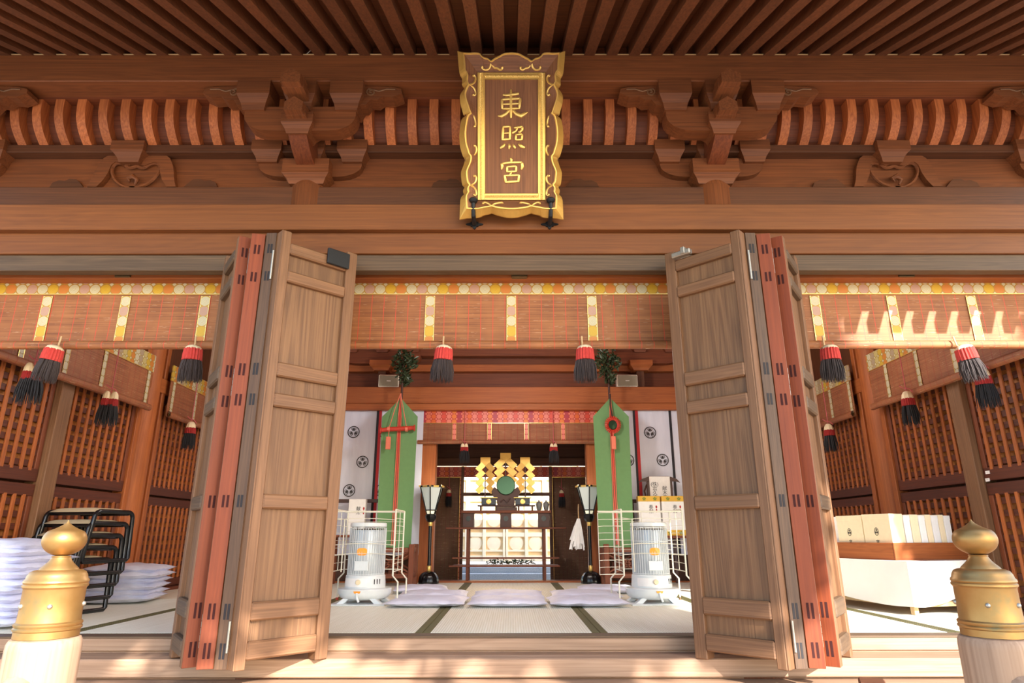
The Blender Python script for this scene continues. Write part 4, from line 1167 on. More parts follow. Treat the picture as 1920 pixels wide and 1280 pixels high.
# ================================================================= green ritual banners
def leaf_clump(m, c, rx, ry, rz_, n, size, seed):
    rnd = random.Random(seed)
    for _ in range(n):
        while True:
            d = Vector((rnd.uniform(-1, 1), rnd.uniform(-1, 1), rnd.uniform(-1, 1)))
            if d.length < 1: break
        p = Vector((c[0]+d.x*rx, c[1]+d.y*ry, c[2]+d.z*rz_))
        ax = Vector((rnd.uniform(-1, 1), rnd.uniform(-1, 1), rnd.uniform(-1, .8))).normalized(); sd_ = ax.orthogonal().normalized()
        sd_ = Matrix.Rotation(rnd.uniform(0, 6.28), 3, ax) @ sd_
        s = size*rnd.uniform(.7, 1.2); nrm = ax.cross(sd_)*s*.12
        m.add([p-ax*s, p+sd_*s*.36-ax*s*.2+nrm, p+ax*s, p-sd_*s*.36-ax*s*.2+nrm], [(0, 1, 2), (0, 2, 3)])
def banner(px_top, px_bot, q, label):
    Y = 7.93; side = 'left' if q < 0 else 'right'
    a = at(px_top, 747, Y); z1 = zy(746, Y); zs = zy(781, Y); z0 = zy(1026, Y)
    x = a.x
    root = empty('ritual_banner', (x, Y, 0), 0, label, 'banner', 'green ritual banners')
    MB().tube([(0, .045, .05), (0, .045, zy(705, Y+.045)), (0, .045, zy(668, Y+.045))], [.016, .014, .010], 10).build('pole', M['darkbrown'], root, smooth=True)
    h = .222; hb = .205
    m = MB()
    n = 10; top = [(-h, zs), (0, z1), (h, zs)]
    def fn(u, v):
        w = h+(hb-h)*v; xx = -w+2*w*u
        zt_ = z1+(zs-z1)*abs(2*u-1); return (xx, -.008+.012*math.sin(u*PI*3)*v*.6, zt_+(z0-zt_)*v)
    m.grid(fn, 20, 12); m.grid(lambda u, v: tuple(Vector(fn(u, v))+Vector((0, .006, 0))), 20, 12)
    m.build('green_cloth', M['green'], root, smooth=True)
    lf = MB(); 
    for dx, dz, rr in ((0, -.02, .10), (-.07, .10, .10), (.08, .12, .10), (.0, .22, .12), (.03, -.12, .07)):
        leaf_clump(lf, (dx-.01*q, .05, zy(690, Y)+dz-.02), rr*1.05, .09, rr*1.1, 90, .042, int(100*dx+10*dz)+q)
    lf.build('sakaki_sprig', M['leaf'], root)
    # cords running down the front
    for dx in (-.018, .018):
        MB().tube([(0, -.02, z1+.06), (dx, -.022, zs), (dx*1.3-.0, -.024, z0+.02)], .0048, 6).build('cord', M['pinkcloth'], root, smooth=True)
    MB().box(-.010, .010, -.021, -.015, z0+.03, z1-.06).build('dark_ribbon', M['redcord'], root)
    if q < 0:
        zs_ = zy(805, Y)
        sw = empty('sheathed_sword', (x, Y-.062, zs_), 0, 'red sheathed sword hanging level across the left green banner', 'sword')
        MB().tube([(-.215, 0, -.018), (-.10, 0, -.004), (.05, 0, .002), (.19, 0, .012)], [.026, .029, .029, .026], 12).build('sheath', M['redcord'], sw, smooth=True)
        for e, dz in ((-.215, -.018), (.195, .012)):
            MB().lathe([(.010, -.010), (.040, -.006), (.040, .006), (.010, .010)], (0, 0, 0), 14, Matrix.Translation((e, 0, dz)) @ Matrix.Rotation(PI/2, 4, 'Y')).build('end_cap', M['redcord'], sw, smooth=True)
        for e in (-.12, .10):
            MB().tube([(e, 0, 0), (e*.45, .0, .26), (0, .015, z1+.045-zs_)], .005, 6).build('cord', M['pinkcloth'], sw, smooth=True)
            MB().lathe([(.031, -.016), (.031, .016)], (0, 0, 0), 12, Matrix.Translation((e, 0, -.003)) @ Matrix.Rotation(PI/2, 4, 'Y')).build('binding', M['pinkcloth'], sw, smooth=True)
        MB().box(-.145, -.085, -.03, -.015, -.255, -.10, .005).tube([(-.115, -.01, -.01), (-.115, -.02, -.10)], .004, 6).build('pendant_tassel', M['pinkcloth'], sw)
    else:
        zc_ = zy(798, Y)
        mr = empty('hanging_mirror', (x+.01, Y-.055, zc_), 0, 'round dark mirror in a red braided ring hanging on the right green banner', 'mirror')
        m = MB(); k = 26
        for i in range(k):
            an = 2*PI*i/k; m.tube([(.058*math.cos(an), 0, .058*math.sin(an)*1.1), (.075*math.cos(an), -.014, .075*math.sin(an)*1.1), (.098*math.cos(an), 0, .098*math.sin(an)*1.08)], .009, 6)
        m.build('braided_ring', M['redcord'], mr, smooth=True)
        MB().lathe([(.058, -.004), (.05, .006), (.001, .010)], (0, 0, 0), 28, Matrix.Rotation(PI/2, 4, 'X')).build('mirror_disc', M['mirror'], mr)
        MB().tube([(0, 0, .09), (-.02, .0, .25), (-.012, .015, z1+.045-zc_)], .008, 6).build('cord', M['ink'], mr, smooth=True)
        MB().tube([(0, -.004, -.10), (0, -.006, -.14)], .006, 6).box(-.028, .028, -.02, -.002, -.30, -.14, .005).build('pendant_tassel', M['pinkcloth'], mr)
    # trestle stand with crossed braces
    zt_ = z0+.01
    xo = .06*-q*0
    st_ = root; XO = .09 if q > 0 else 0
    for sx in (-.24+XO, .24+XO):
        for sy in (-.16, .16):
            MB().box(sx-.03, sx+.03, sy-.03, sy+.03, 0, zt_+.03, .006).build('leg', M['red_z'], st_)
    for sy in (-.16, .16):
        for zz in (.085, zt_-.06):
            MB().box(-.21+XO, .21+XO, sy-.015, sy+.015, zz, zz+.05, .004).build('rail', M['red_x'], st_)
        for s in (-1, 1):
            for o_ in (-.022, .022):
                MB().tube([(-.21*s+XO, sy, .13+o_), (.21*s+XO, sy, zt_-.07+o_)], .012, 6).build('brace', M['red_x'], st_)
    for sx in (-.24+XO, .24+XO):
        MB().box(sx-.015, sx+.015, -.13, .13, .085, .135, .004).build('rail', M['red_y'], st_)
        MB().box(sx-.015, sx+.015, -.13, .13, zt_-.06, zt_-.01, .004).build('rail', M['red_y'], st_)
    MB().box(-.05, .05, .0, .09, .1, .25, .004).build('pole_socket', M['red_z'], st_)
banner(752, 745, -1, 'tall green pointed cloth banner with a red sword, left of the inner opening')
banner(1144, 1158, 1, 'tall green pointed cloth banner with a round mirror, right of the inner opening')
# ================================================================= tall lanterns
def lantern(px, q, label):
    Y = 8.12; p = on_floor(px, 1089); Y = p.y-.02 if p.y < 8.3 else 8.15
    Y = 8.20; x = xy(px, 1000, Y)
    root = empty('tall_lantern', (x, Y, 0), 0, label, 'lantern', 'tall paper lanterns')
    zz = lambda py: zy(py, Y)
    MB().lathe([(.118, 0), (.122, .02), (.112, .075), (.085, .115), (.05, .135), (.03, .14)], seg=48, mod=lambda a, z: 1+.07*abs(math.cos(6*a))-.04).build('lobed_base', M['black'], root, smooth=True)
    MB().lathe([(.021, .13), (.021, zz(973))], seg=16).build('pole', M['black'], root, smooth=True)
    for a, b_ in ((1070, 1060), (986, 975)):
        MB().lathe([(.023, zz(a)), (.026, zz(a)+.005), (.026, zz(b_)-.005), (.023, zz(b_))], seg=16).build('gold_ring', M['gold_bright'], root, smooth=True)
    z0, z1 = zz(964), zz(912); zc_ = zz(979)
    MB().lathe([(.02, zc_-.002), (.045, zc_+.015), (.062, zc_+.05), (.066, z0-.012), (.055, z0)], seg=24, mod=lambda a, z: 1+.05*math.cos(8*a)).build('cup', M['black'], root, smooth=True)
    n = 6; r0, r1 = .052, .152; zm = z0+(z1-z0)*.15
    def pt(k, t, f=1.0):
        a = 2*PI*k/n + PI/6*0 - PI/2 ; r = (r0+(r1-r0)*t)*f; return Vector((r*math.cos(a), r*math.sin(a), z0+(z1-z0)*t))
    for nm, t0, t1, mt in (('lower_pane', 0, .14, 'shade_low'), ('paper_pane', .16, 1, 'shade')):
        for k in range(n):
            m = MB(); m.face([pt(k, t0, .97), pt(k+1, t0, .97), pt(k+1, t1, .97), pt(k, t1, .97)]); m.build(nm, M[mt], root)
    m = MB()
    for k in range(n):
        m.tube([pt(k, 0), pt(k, 1)], .0075, 6)
        for t in (0, .15, 1): m.tube([pt(k, t), pt(k+1, t)], .0075 if t < 1 else .011, 6)
    m.build('frame', M['black'], root)
    for k in range(n):
        MB().tube([pt(k, .985, 1.04), pt(k, 1.04, 1.05)], .013, 6).build('gold_tip', M['gold_bright'], root)
        c = (pt(k, 1)+pt(k+1, 1))/2; dd = (pt(k+1, 1)-pt(k, 1)).normalized()*.035
        MB().tube([c-dd, c+dd], .0125, 6).build('gold_mount', M['gold_bright'], root)
    ld = bpy.data.lights.new('lantern_bulb', 'POINT'); ld.energy = 3.0; ld.color = (1, .93, .78); ld.shadow_soft_size = .03
    lo = bpy.data.objects.new('lantern_bulb', ld); COL.objects.link(lo); lo.parent = root; lo.location = (0, 0, z1+.03)
lantern(806.5, -1, 'tall black lantern with a lit white shade left of the inner opening')
lantern(1105.5, 1, 'tall black lantern with a lit white shade right of the inner opening')
# ================================================================= speakers
for px0, px1, py0, py1, rz_, lb in ((708, 747, 702, 725.5, R(8), 'small cream and grey loudspeaker on the rear beam at the left'), (1158, 1196, 702, 725.5, R(0), 'small cream and grey loudspeaker on the rear beam at the right')):
    Y = 8.30; a, b_ = at(px0, py1, Y), at(px1, py0, Y)
    root = empty('loudspeaker', ((a.x+b_.x)/2, Y+.07, za), rz_, lb, 'loudspeaker', 'loudspeakers')
    w_, h = (b_.x-a.x)/2, b_.z-a.z
    MB().box(-w_, w_, -.055, .06, 0, h, .012).build('cabinet', M['plastic'], root)
    MB().box(-w_+.012, w_-.012, -.059, -.05, .014, h-.012, .006).build('grille', M['grille'], root)
    MB().box(-.026, .026, -.0605, -.058, h*.5-.006, h*.5+.006, .001).build('maker_mark', M['paper'], root)
# ================================================================= oil heaters with wire guards
def heater(x, Y, rz_, label, k=0):
    root = empty('oil_heater', (x, Y, 0), rz_, label, 'heater', 'oil heaters')
    z = lambda py: zy(py, Y)
    MB().box(-.235, .235, -.225, .225, 0, .010, .004).build('floor_plate', M['enamel'], root)
    for a in (-.13, .13):
        MB().prism([(a*1.25-.03, .006), (a*1.25+.03, .006), (a*.85+.025, .05), (a*.85-.025, .05)], -.16, -.10, 'y').build('foot', M['enamel'], root)
        MB().prism([(a*1.25-.03, .006), (a*1.25+.03, .006), (a*.85+.025, .05), (a*.85-.025, .05)], .10, .16, 'y').build('foot', M['enamel'], root)
    MB().lathe([(.17, .038), (.205, .055), (.222, .085), (.226, .118), (.222, .124), (.205, .122), (.17, .128)], seg=56).build('oil_tray', M['enamel'], root, smooth=True)
    MB().lathe([(.170, .122), (.172, .15), (.166, .225), (.158, .232)], seg=48).build('burner_base', M['enamel'], root, smooth=True)
    # front control plate, knob, lever
    MB().grid(lambda u, v: (.1735*math.sin(R(-58+80*u)), -.1735*math.cos(R(-58+80*u)), .142+.066*v), 16, 1).build('control_plate', M['paper'], root, smooth=True)
    MB().lathe([(.021, 0), (.0205, .012), (.017, .016), (.002, .016)], (0, 0, 0), 20, Matrix.Translation((-.012, -.173, .178)) @ Matrix.Rotation(PI/2, 4, 'X')).build('knob', M['cream'], root, smooth=True)
    MB().prism([(-.030, .112), (.030, .112), (.022, .095), (-.022, .095)], -.231, -.222, 'y').build('lever', M['amber'], root)
    MB().tube([(0, -.224, .098), (.004, -.235, .06), (.02, -.232, .03)], .010, 8).build('drain_hook', M['enamel'], root, smooth=True)
    for i in range(3):
        a = R(42+9*i); c = Vector((.169*math.sin(a), -.169*math.cos(a), .18))
        MB().tube([c+Vector((0, 0, -.02)), c+Vector((0, 0, .02))], .0045, 6).build('vent_slot', M['ink'], root)
    z1 = z(992)-.0
    MB().lathe([(.146, .225), (.150, .235), (.150, z1-.015), (.146, z1-.005)], seg=56).build('drum', M['drum'], root, smooth=True)
    m = MB()
    for i in range(44):
        a = 2*PI*i/44; c = Vector((.156*math.cos(a), .156*math.sin(a), 0)); m.tube([c+Vector((0, 0, .232)), c+Vector((0, 0, z1+.012))], .0024, 5)
    for zz in (.24, z1+.012, z1-.10):
        m.tube([(.157*math.cos(2*PI*i/40), .157*math.sin(2*PI*i/40), zz) for i in range(40)], .003, 5, True)
    m.build('wire_grille', M['enamel'], root)
    MB().lathe([(.150, z1-.002), (.11, z1+.004), (.02, z1+.005)], seg=40).build('heat_plate', M['copper'], root, smooth=True)
    MB().lathe([(.10, z1+.022), (.155, z1+.022), (.158, z1+.03), (.156, z1+.052), (.148, z1+.056), (.1, z1+.05)], seg=48).build('top_ring', M['enamel'], root, smooth=True)
    MB().lathe([(.10, z1+.05), (.06, z1+.058), (.004, z1+.06)], seg=30).build('top_plate', M['enamel'], root, smooth=True)
    for i in range(6):
        a = 2*PI*(i+.5)/6; MB().tube([(.14*math.cos(a), .14*math.sin(a), z1-.01), (.14*math.cos(a), .14*math.sin(a), z1+.03)], .006, 6).build('ring_post', M['steel'], root)
    # sight window and lid
    zc_ = z(1033)
    ow = []
    for i in range(28):
        t = 2*PI*i/28; e = .042*math.copysign(abs(math.cos(t))**.6, math.cos(t)); f = .030*math.copysign(abs(math.sin(t))**.7, math.sin(t)); a = (e+.0)/.152
        ow.append(Vector((.160*math.sin(a), -.160*math.cos(a), zc_+f)))
    MB().face(ow).build('sight_window', M['flame'], root)
    MB().box(-.060, .060, -.160, -.146, z(1068), z(1050), .004).build('igniter_lid', M['enamel'], root)
    return root
YHt = 5.87
hl = heater(xy(687, 1060, YHt), YHt, R(-4), 'white round oil heater on the mats at the left behind the broad door leaf')
hr_ = heater(xy(1220, 1060, YHt), YHt, R(4), 'white round oil heater on the mats at the right behind the broad door leaf')
def guard_panel(root, x0, y0, x1, y1, ztop, zlow, nh, name, foot=True, split=None):
    d = Vector((x1-x0, y1-y0, 0)); m = MB(); r = .0034
    def P(t, z): return Vector((x0, y0, z))+d*t
    for i in range(nh):
        z = zlow+(ztop-zlow)*i/(nh-1); mid = P(.5, z+.010)
        m.tube([P(0, z), P(.25, z+.003), P(.75, z+.003), P(1, z)], .0022, 6)
    for t in ((0, .5, 1) if split is None else split): m.tube([P(t, zlow), P(t, ztop)], r, 6)
    m.tube([P(0, ztop+.012), P(1, ztop+.012)], .006, 6); m.tube([P(0, zlow), P(1, zlow)], r, 6)
    m.build(name, M['wire'], root)
def guard(x, Y, q, label):
    root = empty('wire_guard', (x, Y, 0), 0, label, 'guard', 'heater guards')
    zt_ = zy(957, 5.65); a = .262; b_ = .27; zl = .26
    guard_panel(root, -a, b_, a, b_, zt_, zl, 7, 'rear_panel')
    guard_panel(root, -a, -b_*.7, -a, b_, zt_, zl, 9, 'side_panel'); guard_panel(root, a, -b_*.7, a, b_, zt_, zl, 9, 'side_panel')
    for sx in (-1, 1):
        for sy in (-.7, 1):
            p = Vector((sx*a, sy*b_, 0))
            MB().tube([p+Vector((0, 0, zt_+.012)), p+Vector((0, 0, zl-.03)), p+Vector((sx*.045, 0, zl-.08)), p+Vector((sx*.045, 0, .012))], .0075, 8).build('leg', M['wire'], root, smooth=True)
            MB().lathe([(.012, 0), (.012, .022)], p+Vector((sx*.045, 0, 0)), 10).build('foot_cap', M['redcord' if q < 0 else 'copper'], root)
    m = MB(); zf = zt_-.02
    m.tube([(-a, -b_*.7, zf+.015), (a, -b_*.7, zf+.015)], .005, 6)
    for zz in (zf-.055, zf-.26, zf-.34): m.tube([(-a, -b_*.7, zz), (-a*.4, -b_*.7, zz+.012), (a*.4, -b_*.7, zz+.012), (a, -b_*.7, zz)], .0028, 6)
    m.build('front_wires', M['wire'], root)
    if q > 0:
        # opened front gate swung out to the left
        guard_panel(root, -a, -b_*.7, -a-.21, -b_*.7-.05, zt_-.02, zl-.02, 10, 'open_gate', split=(0, 1))
    # hinge frame in front at the left
    MB().tube([(-a+.09, -b_*.72, zl), (-a+.09, -b_*.72, zt_-.07), (-a+.0, -b_*.72, zt_-.06)], .005, 6).build('front_frame', M['wire'], root, smooth=True)
guard(hl.location.x+.0, YHt+.02, -1, 'cream wire guard around the left oil heater')
guard(hr_.location.x+.0, YHt+.02, 1, 'cream wire guard with an open gate around the right oil heater')
# ================================================================= cushions
def zab_mesh(w, d, h, seed=1, sag=0.0):
    rnd = random.Random(seed); m = MB(); n = 18
    ph = [rnd.uniform(0, 6) for _ in range(6)]
    def hgt(u, v):
        a = (1-abs(2*u-1)**3.2)*(1-abs(2*v-1)**3.2)
        return a**.55
    def edge(u, v, s):
        x, y = (u-.5)*w, (v-.5)*d
        e = hgt(u, v)
        pin = 1-.05*(1-abs(2*v-1)**2)*(abs(2*u-1)**3); pin2 = 1-.05*(1-abs(2*u-1)**2)*(abs(2*v-1)**3)
        wr = .006*math.sin(11*u+ph[0]+3*v)*math.sin(9*v+ph[1]) + .004*math.sin(23*u+ph[2])*math.sin(5*v+ph[3])
        zz = h*.5 + s*h*.5*e + (wr*e if s > 0 else 0)
        if e < .02: zz += .003*math.sin(90*(u+v)+ph[4])
        return (x*pin, y*pin2, zz)
    m.grid(lambda u, v: edge(u, v, 1), n, n); m.grid(lambda u, v: edge(u, v, -1), n, n)
    return m
def zab(loc, rz_, w, d, h, label, group, seed, mesh=None, tilt=(0, 0)):
    if mesh is None: mesh = zab_mesh(w, d, h, seed).mesh('floor_cushion', M['cushion'], True)
    o = bpy.data.objects.new('floor_cushion', mesh); COL.objects.link(o)
    o.location = loc; o.rotation_euler = (tilt[0], tilt[1], rz_); return tag(o, label, 'cushion', group)
F1 = [(xy(803, 1120, 5.7), 'left'), (xy(952, 1120, 5.7), 'middle'), (xy(1100, 1120, 5.7), 'right')]
for i, (x, n) in enumerate(F1):
    zab((x, 5.735, .0), R((-1, 0, 1)[i]), .65, .585, .066, 'flat white floor cushion in the front row on the mats, the %s one' % n, 'white cushions on the mats', i+1)
for i, (x, n) in enumerate(((xy(812, 1108, 6.3), 'left'), (xy(953, 1108, 6.3), 'middle'), (xy(1098, 1108, 6.3), 'right'))):
    zab((x, 6.345, .0), R((2, 0, -2)[i]), .65, .60, .066, 'flat white floor cushion in the second row on the mats, the %s one' % n, 'white cushions on the mats', i+4)
zab((-1.30+.38, 6.98, .0), R(8), .56, .5, .07, 'white floor cushion behind the left oil heater', 'white cushions on the mats', 8)
zab((.96, 6.95, .0), R(-8), .60, .5, .07, 'white floor cushion behind the right oil heater', 'white cushions on the mats', 9)
ordn = ['first', 'second', 'third', 'fourth', 'fifth', 'sixth', 'seventh', 'eighth', 'ninth', 'tenth', 'eleventh', 'twelfth']
msh = [zab_mesh(.60, .56, .082, 30+i).mesh('floor_cushion', M['cushion'], True) for i in range(4)]
N1 = 11
for i in range(N1):
    rnd = random.Random(i)
    zab((-3.34+rnd.uniform(-.02, .02), 4.48+rnd.uniform(-.02, .02), i*.0455), R(rnd.uniform(-3, 3)), 0, 0, 0, 'white cushion in the tall stack at the left edge, %s from the top' % ordn[N1-1-i], 'tall stack of cushions', 0, msh[i % 4], (R(rnd.uniform(-1, 1)), R(rnd.uniform(-1, 1.5))))
N2 = 6
for i in range(N2):
    rnd = random.Random(50+i)
    zab((-3.40+rnd.uniform(-.02, .02)+(.03 if i > 3 else 0), 6.02+rnd.uniform(-.02, .02), i*.047), R(12+rnd.uniform(-4, 4)), 0, 0, 0, 'white cushion in the low stack behind the chairs, %s from the top' % ordn[N2-1-i], 'low stack of cushions', 0, msh[(i+1) % 4], (0, R(rnd.uniform(-1, 1))))
# ================================================================= stacked low chairs
def chair_proto():
    root = empty('low_chair', (0, 0, 0))
    w, d, h, r = .46, .33, .38, .0165
    for s in (0, 1):
        x = s*w
        loop = []
        def arc(c, a0, a1, rr, n=5): return [(x, c[0]+rr*math.cos(R(a0+(a1-a0)*i/n)), c[1]+rr*math.sin(R(a0+(a1-a0)*i/n))) for i in range(n+1)]
        rr = .05
        loop += [(x, -.05, .016), (x, d+.02, .016)]
        loop += [(x, d+.035, .03)]
        loop += arc((d-.03, h-rr), 10, 90, rr)
        loop += arc((.035, h-rr+.0), 90, 165, rr)
        loop += [(x, -.06, .03)]
        MB().tube(loop, r, 10, True).build('side_frame', M['black'], root, smooth=True)
    MB().tube([(0, .03, h-.012), (w, .03, h-.012)], r, 10).build('front_bar', M['black'], root, smooth=True)
    MB().tube([(0, d-.03, h-.012), (w, d-.03, h-.012)], r*.9, 10).build('rear_bar', M['black'], root, smooth=True)
    def fn(u, v, s):
        a = (1-abs(2*u-1)**6)*(1-abs(2*v-1)**6)
        return (.012+(w-.024)*u, -.005+(d+.0)*v, h-.004+(.034*a**.5 if s > 0 else 0))
    m = MB(); m.grid(lambda u, v: fn(u, v, 1), 14, 12); m.grid(lambda u, v: fn(u, v, 0), 14, 12)
    m.build('seat', M['beige'], root, smooth=True)
    return root
ch0 = chair_proto()
NCH = 5
for i in range(NCH):
    c = ch0 if i == 0 else copy_tree(ch0)
    c.rotation_euler = (0, 0, R(-14)); k = i
    base = Vector((-3.64, 5.03, .0))
    c.location = base + Vector((.012*k, .028*k, .088*k))
    tag(c, 'black framed low chair with beige seat in the left stack, %s from the top' % ordn[NCH-1-i], 'chair', 'stacked low chairs')
# ================================================================= low table with cloth, tray, boxes
TA = R(16)
tb = on_floor(1722, 1150); TC = Vector((2.885, 4.93, 0))          # near corner
TT = empty('low_table', TC, TA, 'low table under a white cloth at the right, in the sunlight', 'table')
tw, tl, th = .80, 1.55, .364                        # local: x to the right-back, y away along the left face
MB().box(.0, tw, .0, tl, th-.03, th, .004).build('top', M['pale_y'], TT)
for sx in (.03, tw-.07):
    for sy in (.03, tl-.07):
        MB().box(sx, sx+.04, sy, sy+.04, 0, th-.03, .004).build('leg', M['pale_z'], TT)
MB().box(.05, tw-.05, .035, .065, .05, .085, .003).build('stretcher', M['pale_x'], TT)
MB().box(.035, .065, .05, tl-.05, .05, .085, .003).build('stretcher', M['pale_y'], TT)
tc = empty('tablecloth', TC+Vector((0, 0, th)), TA, 'white cloth draped over the low table at the right', 'tablecloth')
MB().box(-.006, tw+.006, -.006, tl+.006, .001, .005, .0015).build('top_cloth', M['cloth'], tc)
def drape(p0, p1, nrm, nm, low0, low1, kn=5):
    d = Vector(p1)-Vector(p0); nv = Vector(nrm)
    def fn(u, v):
        low = low0+(low1-low0)*u + .012*math.sin(u*9)
        fold = (.008*math.sin(u*22)+.006*math.sin(u*9+1))*v
        q = Vector(p0)+d*u-d.normalized()*(.006+.012*v)*(1-u)**12+nv*(.006+.012*v+fold*min(1, u*8)); return (q.x, q.y, .004-(.004+low)*v)
    m = MB(); m.grid(fn, 40, 6); m.grid(lambda u, v: tuple(Vector(fn(u, v))-nv*.003), 40, 6); m.build(nm, M['cloth'], tc, smooth=True)
drape((0, 0, 0), (0, tl, 0), (-1, 0, 0), 'side_drop', th-.06, th-.10)
drape((0, 0, 0), (tw, 0, 0), (0, -1, 0), 'front_drop', th-.06, th-.13)
def Lt(px, py, lz):      # pixel -> table local at height lz
    p = on_floor(px, py, lz); v = Matrix.Rotation(-TA, 3, 'Z') @ (p-TC); return v
c0 = Lt(1684, 1049, th+.006)
ty = empty('wooden_tray', TC + Matrix.Rotation(TA, 3, 'Z') @ Vector((.03, .12, th+.006)), TA, 'shallow orange wooden tray on the white covered table', 'tray')
yw, yl, yh = .73, 1.30, .125
MB().box(0, yw, 0, .016, 0, yh, .003).build('front_board', M['orange_x'], ty)
MB().box(0, yw, yl-.016, yl, 0, yh, .003).build('rear_board', M['orange_x'], ty)
MB().box(0, .016, .016, yl-.016, 0, yh, .003).build('side_board', M['orange_y'], ty)
MB().box(yw-.016, yw, .016, yl-.016, 0, yh, .003).build('side_board', M['orange_y'], ty)
MB().box(.016, yw-.016, .016, yl-.016, 0, .012).build('bottom', M['orange_y'], ty)
TO = ty.location.copy()
def bx_(lx, ly, w, d, h, mat, label, mark, cat='box', spine=True):
    root = empty('gift_box', TO + Matrix.Rotation(TA, 3, 'Z') @ Vector((lx, ly, .0125)), TA, label, cat, 'boxes in the tray')
    b = MB().box(0, w, 0, d, 0, h, .003).build('carton', M[mat], root)
    MB().box(-.0012, w+.0012, -.0012, d+.0012, h-.035, h+.0015, .0015).build('lid', M[mat], root)
    if mark:
        # oval seal and brush writing on the face turned to the middle
        mm = MB(); n = 26; zc_ = h*.60; yc = d*.52
        o = [Vector((-.0022, yc+.020*math.cos(2*PI*i/n), zc_+.030*math.sin(2*PI*i/n))) for i in range(n)]
        i_ = [Vector((-.0022, yc+.0155*math.cos(2*PI*i/n), zc_+.0255*math.sin(2*PI*i/n))) for i in range(n)]
        mm.loft(o, i_)
        for dy, dz in ((0, .012), (.007, -.006), (-.007, -.006)):
            mm.face([Vector((-.0022, yc+dy+.006*math.cos(2*PI*i/8), zc_+dz+.008*math.sin(2*PI*i/8))) for i in range(8)])
        mm.build('seal', M['ink'], root)
        text_obj('宮\n土\n産', .032, M['ink'], root, Matrix.Translation((-.0024, yc, h*.27)) @ Matrix.Rotation(-PI/2, 4, 'Z') @ Matrix.Rotation(PI/2, 4, 'X'))
    if spine:
        text_obj('御神札', .018, M['ink'], root, Matrix.Translation((w*.5, -.0014, h*.30)) @ Matrix.Rotation(PI/2, 4, 'X') @ Matrix.Scale(.75, 4, (1, 0, 0)))
    return root
HB = .315
bx_(.022, .022, .125, .27, HB+.01, 'boxcream', 'cream box with an oval seal at the near corner of the tray', True, spine=False)
xx = .155
for i, (w_, mt) in enumerate(((.062, 'paper'), (.075, 'boxcream'), (.062, 'paper'), (.055, 'boxcream'), (.066, 'paper'), (.05, 'boxcream'), (.062, 'paper'))):
    bx_(xx, .022, w_, .27, HB+.005*(i % 2), mt, '%s slim %s box in the tray front row, counted from the corner box' % (ordn[i], 'white' if mt == 'paper' else 'cream'), False, spine=(i % 2 == 0))
    xx += w_+.005
bx_(.022, .30, .125, .27, HB+.006, 'boxcream', 'cream box with an oval seal, second along the left side of the tray', True, spine=False)
bx_(.05, .58, .10, .07, HB, 'paper', 'slim white box between the sealed boxes on the left side of the tray', False)
bx_(.035, .66, .11, .06, HB-.005, 'paper', 'slimmer white box before the rearmost sealed box in the tray', False)
bx_(.022, .73, .125, .27, HB, 'boxcream', 'cream box with an oval seal, farthest along the left side of the tray', True, spine=False)
# ================================================================= offering boxes and signs beside the curtains
def tall_box(px0, px1, py0, py1, Y, label, gold, txt, mat='paper'):
    a, b_ = at(px0, py1, Y), at(px1, py0, Y); w_, h = b_.x-a.x, b_.z-a.z
    root = empty('gift_box', ((a.x+b_.x)/2, Y+.05, a.z), 0, label, 'box', 'boxes before the curtains')
    MB().box(-w_/2, w_/2, -.05, .05, 0, h, .004).build('carton', M[mat], root)
    if gold:
        t = .125*h/.9 if h > .7 else h*.14
        for z0, z1 in ((h-t, h+.001), (-.001, t)):
            bnd = MB().box(-w_/2-.001, w_/2+.001, -.052, .051, z0, z1, .002).build('gold_band', M['goldpaper'], root)
            lm = MB()
            for s in (-.22, .27):
                for k in range(5):
                    an = R(90+72*k); c = Vector((s*w_, -.0535, (z0+z1)/2)); d = Vector((math.cos(an), 0, math.sin(an)))*.026; n_ = Vector((-d.z, 0, d.x))*.3
                    lm.face([c, c+d*.6+n_, c+d, c+d*.6-n_])
            lm.build('leaf_print', M['petal'], bnd)
    if txt: 
        text_obj(txt, .055, M['ink'], root, Matrix.Translation((.02, -.0515, h*.66)) @ Matrix.Rotation(PI/2, 4, 'X'))
        m = MB(); zc_ = h*.66
        m.face([Vector((.085+.011*math.cos(2*PI*i/10), -.0515, zc_+.03+.018*math.sin(2*PI*i/10))) for i in range(10)]); m.face([Vector((.085+.009*math.cos(2*PI*i/10), -.0515, zc_-.015+.024*math.sin(2*PI*i/10))) for i in range(10)])
        m.build('red_knot_mark', M['redink'], root)
    return root
SHZ = zy(1004, 8.1)
root = empty('low_shelf', (1.92, 8.10, 0), 0, 'low reddish wooden shelf carrying the gold banded boxes at the right', 'shelf')
MB().box(-.42, .42, -.10, .14, SHZ-.03, SHZ-.002, .004).build('board', M['red_x'], root)
for s in (-1, 1):
    for sy in (-.08, .10): MB().box(s*.38-.02, s*.38+.02, sy, sy+.03, 0, SHZ-.03, .003).build('leg', M['red_z'], root)
tall_box(1200, 1237, 930, 1004, 8.03, 'white box with gold bands behind the right heater, nearer the green banner', True, '奉\n献')
tall_box(1245, 1282, 930, 1004, 8.03, 'white box with gold bands behind the right heater, next to the door leaf', True, '奉\n献')
b = tall_box(650, 686, 935, 1002, 8.05, 'pale wrapped box with faded writing behind the left heater', False, '献\n木')
root = empty('low_shelf', (b.location.x, 8.10, 0), 0, 'low reddish wooden shelf carrying the pale box at the left', 'shelf')
MB().box(-.30, .24, -.10, .12, b.location.z-.03, b.location.z-.002, .004).build('board', M['red_x'], root)
for s in (-.26, .2):
    for sy in (-.08, .08): MB().box(s-.02, s+.02, sy, sy+.03, 0, b.location.z-.03, .003).build('leg', M['red_z'], root)
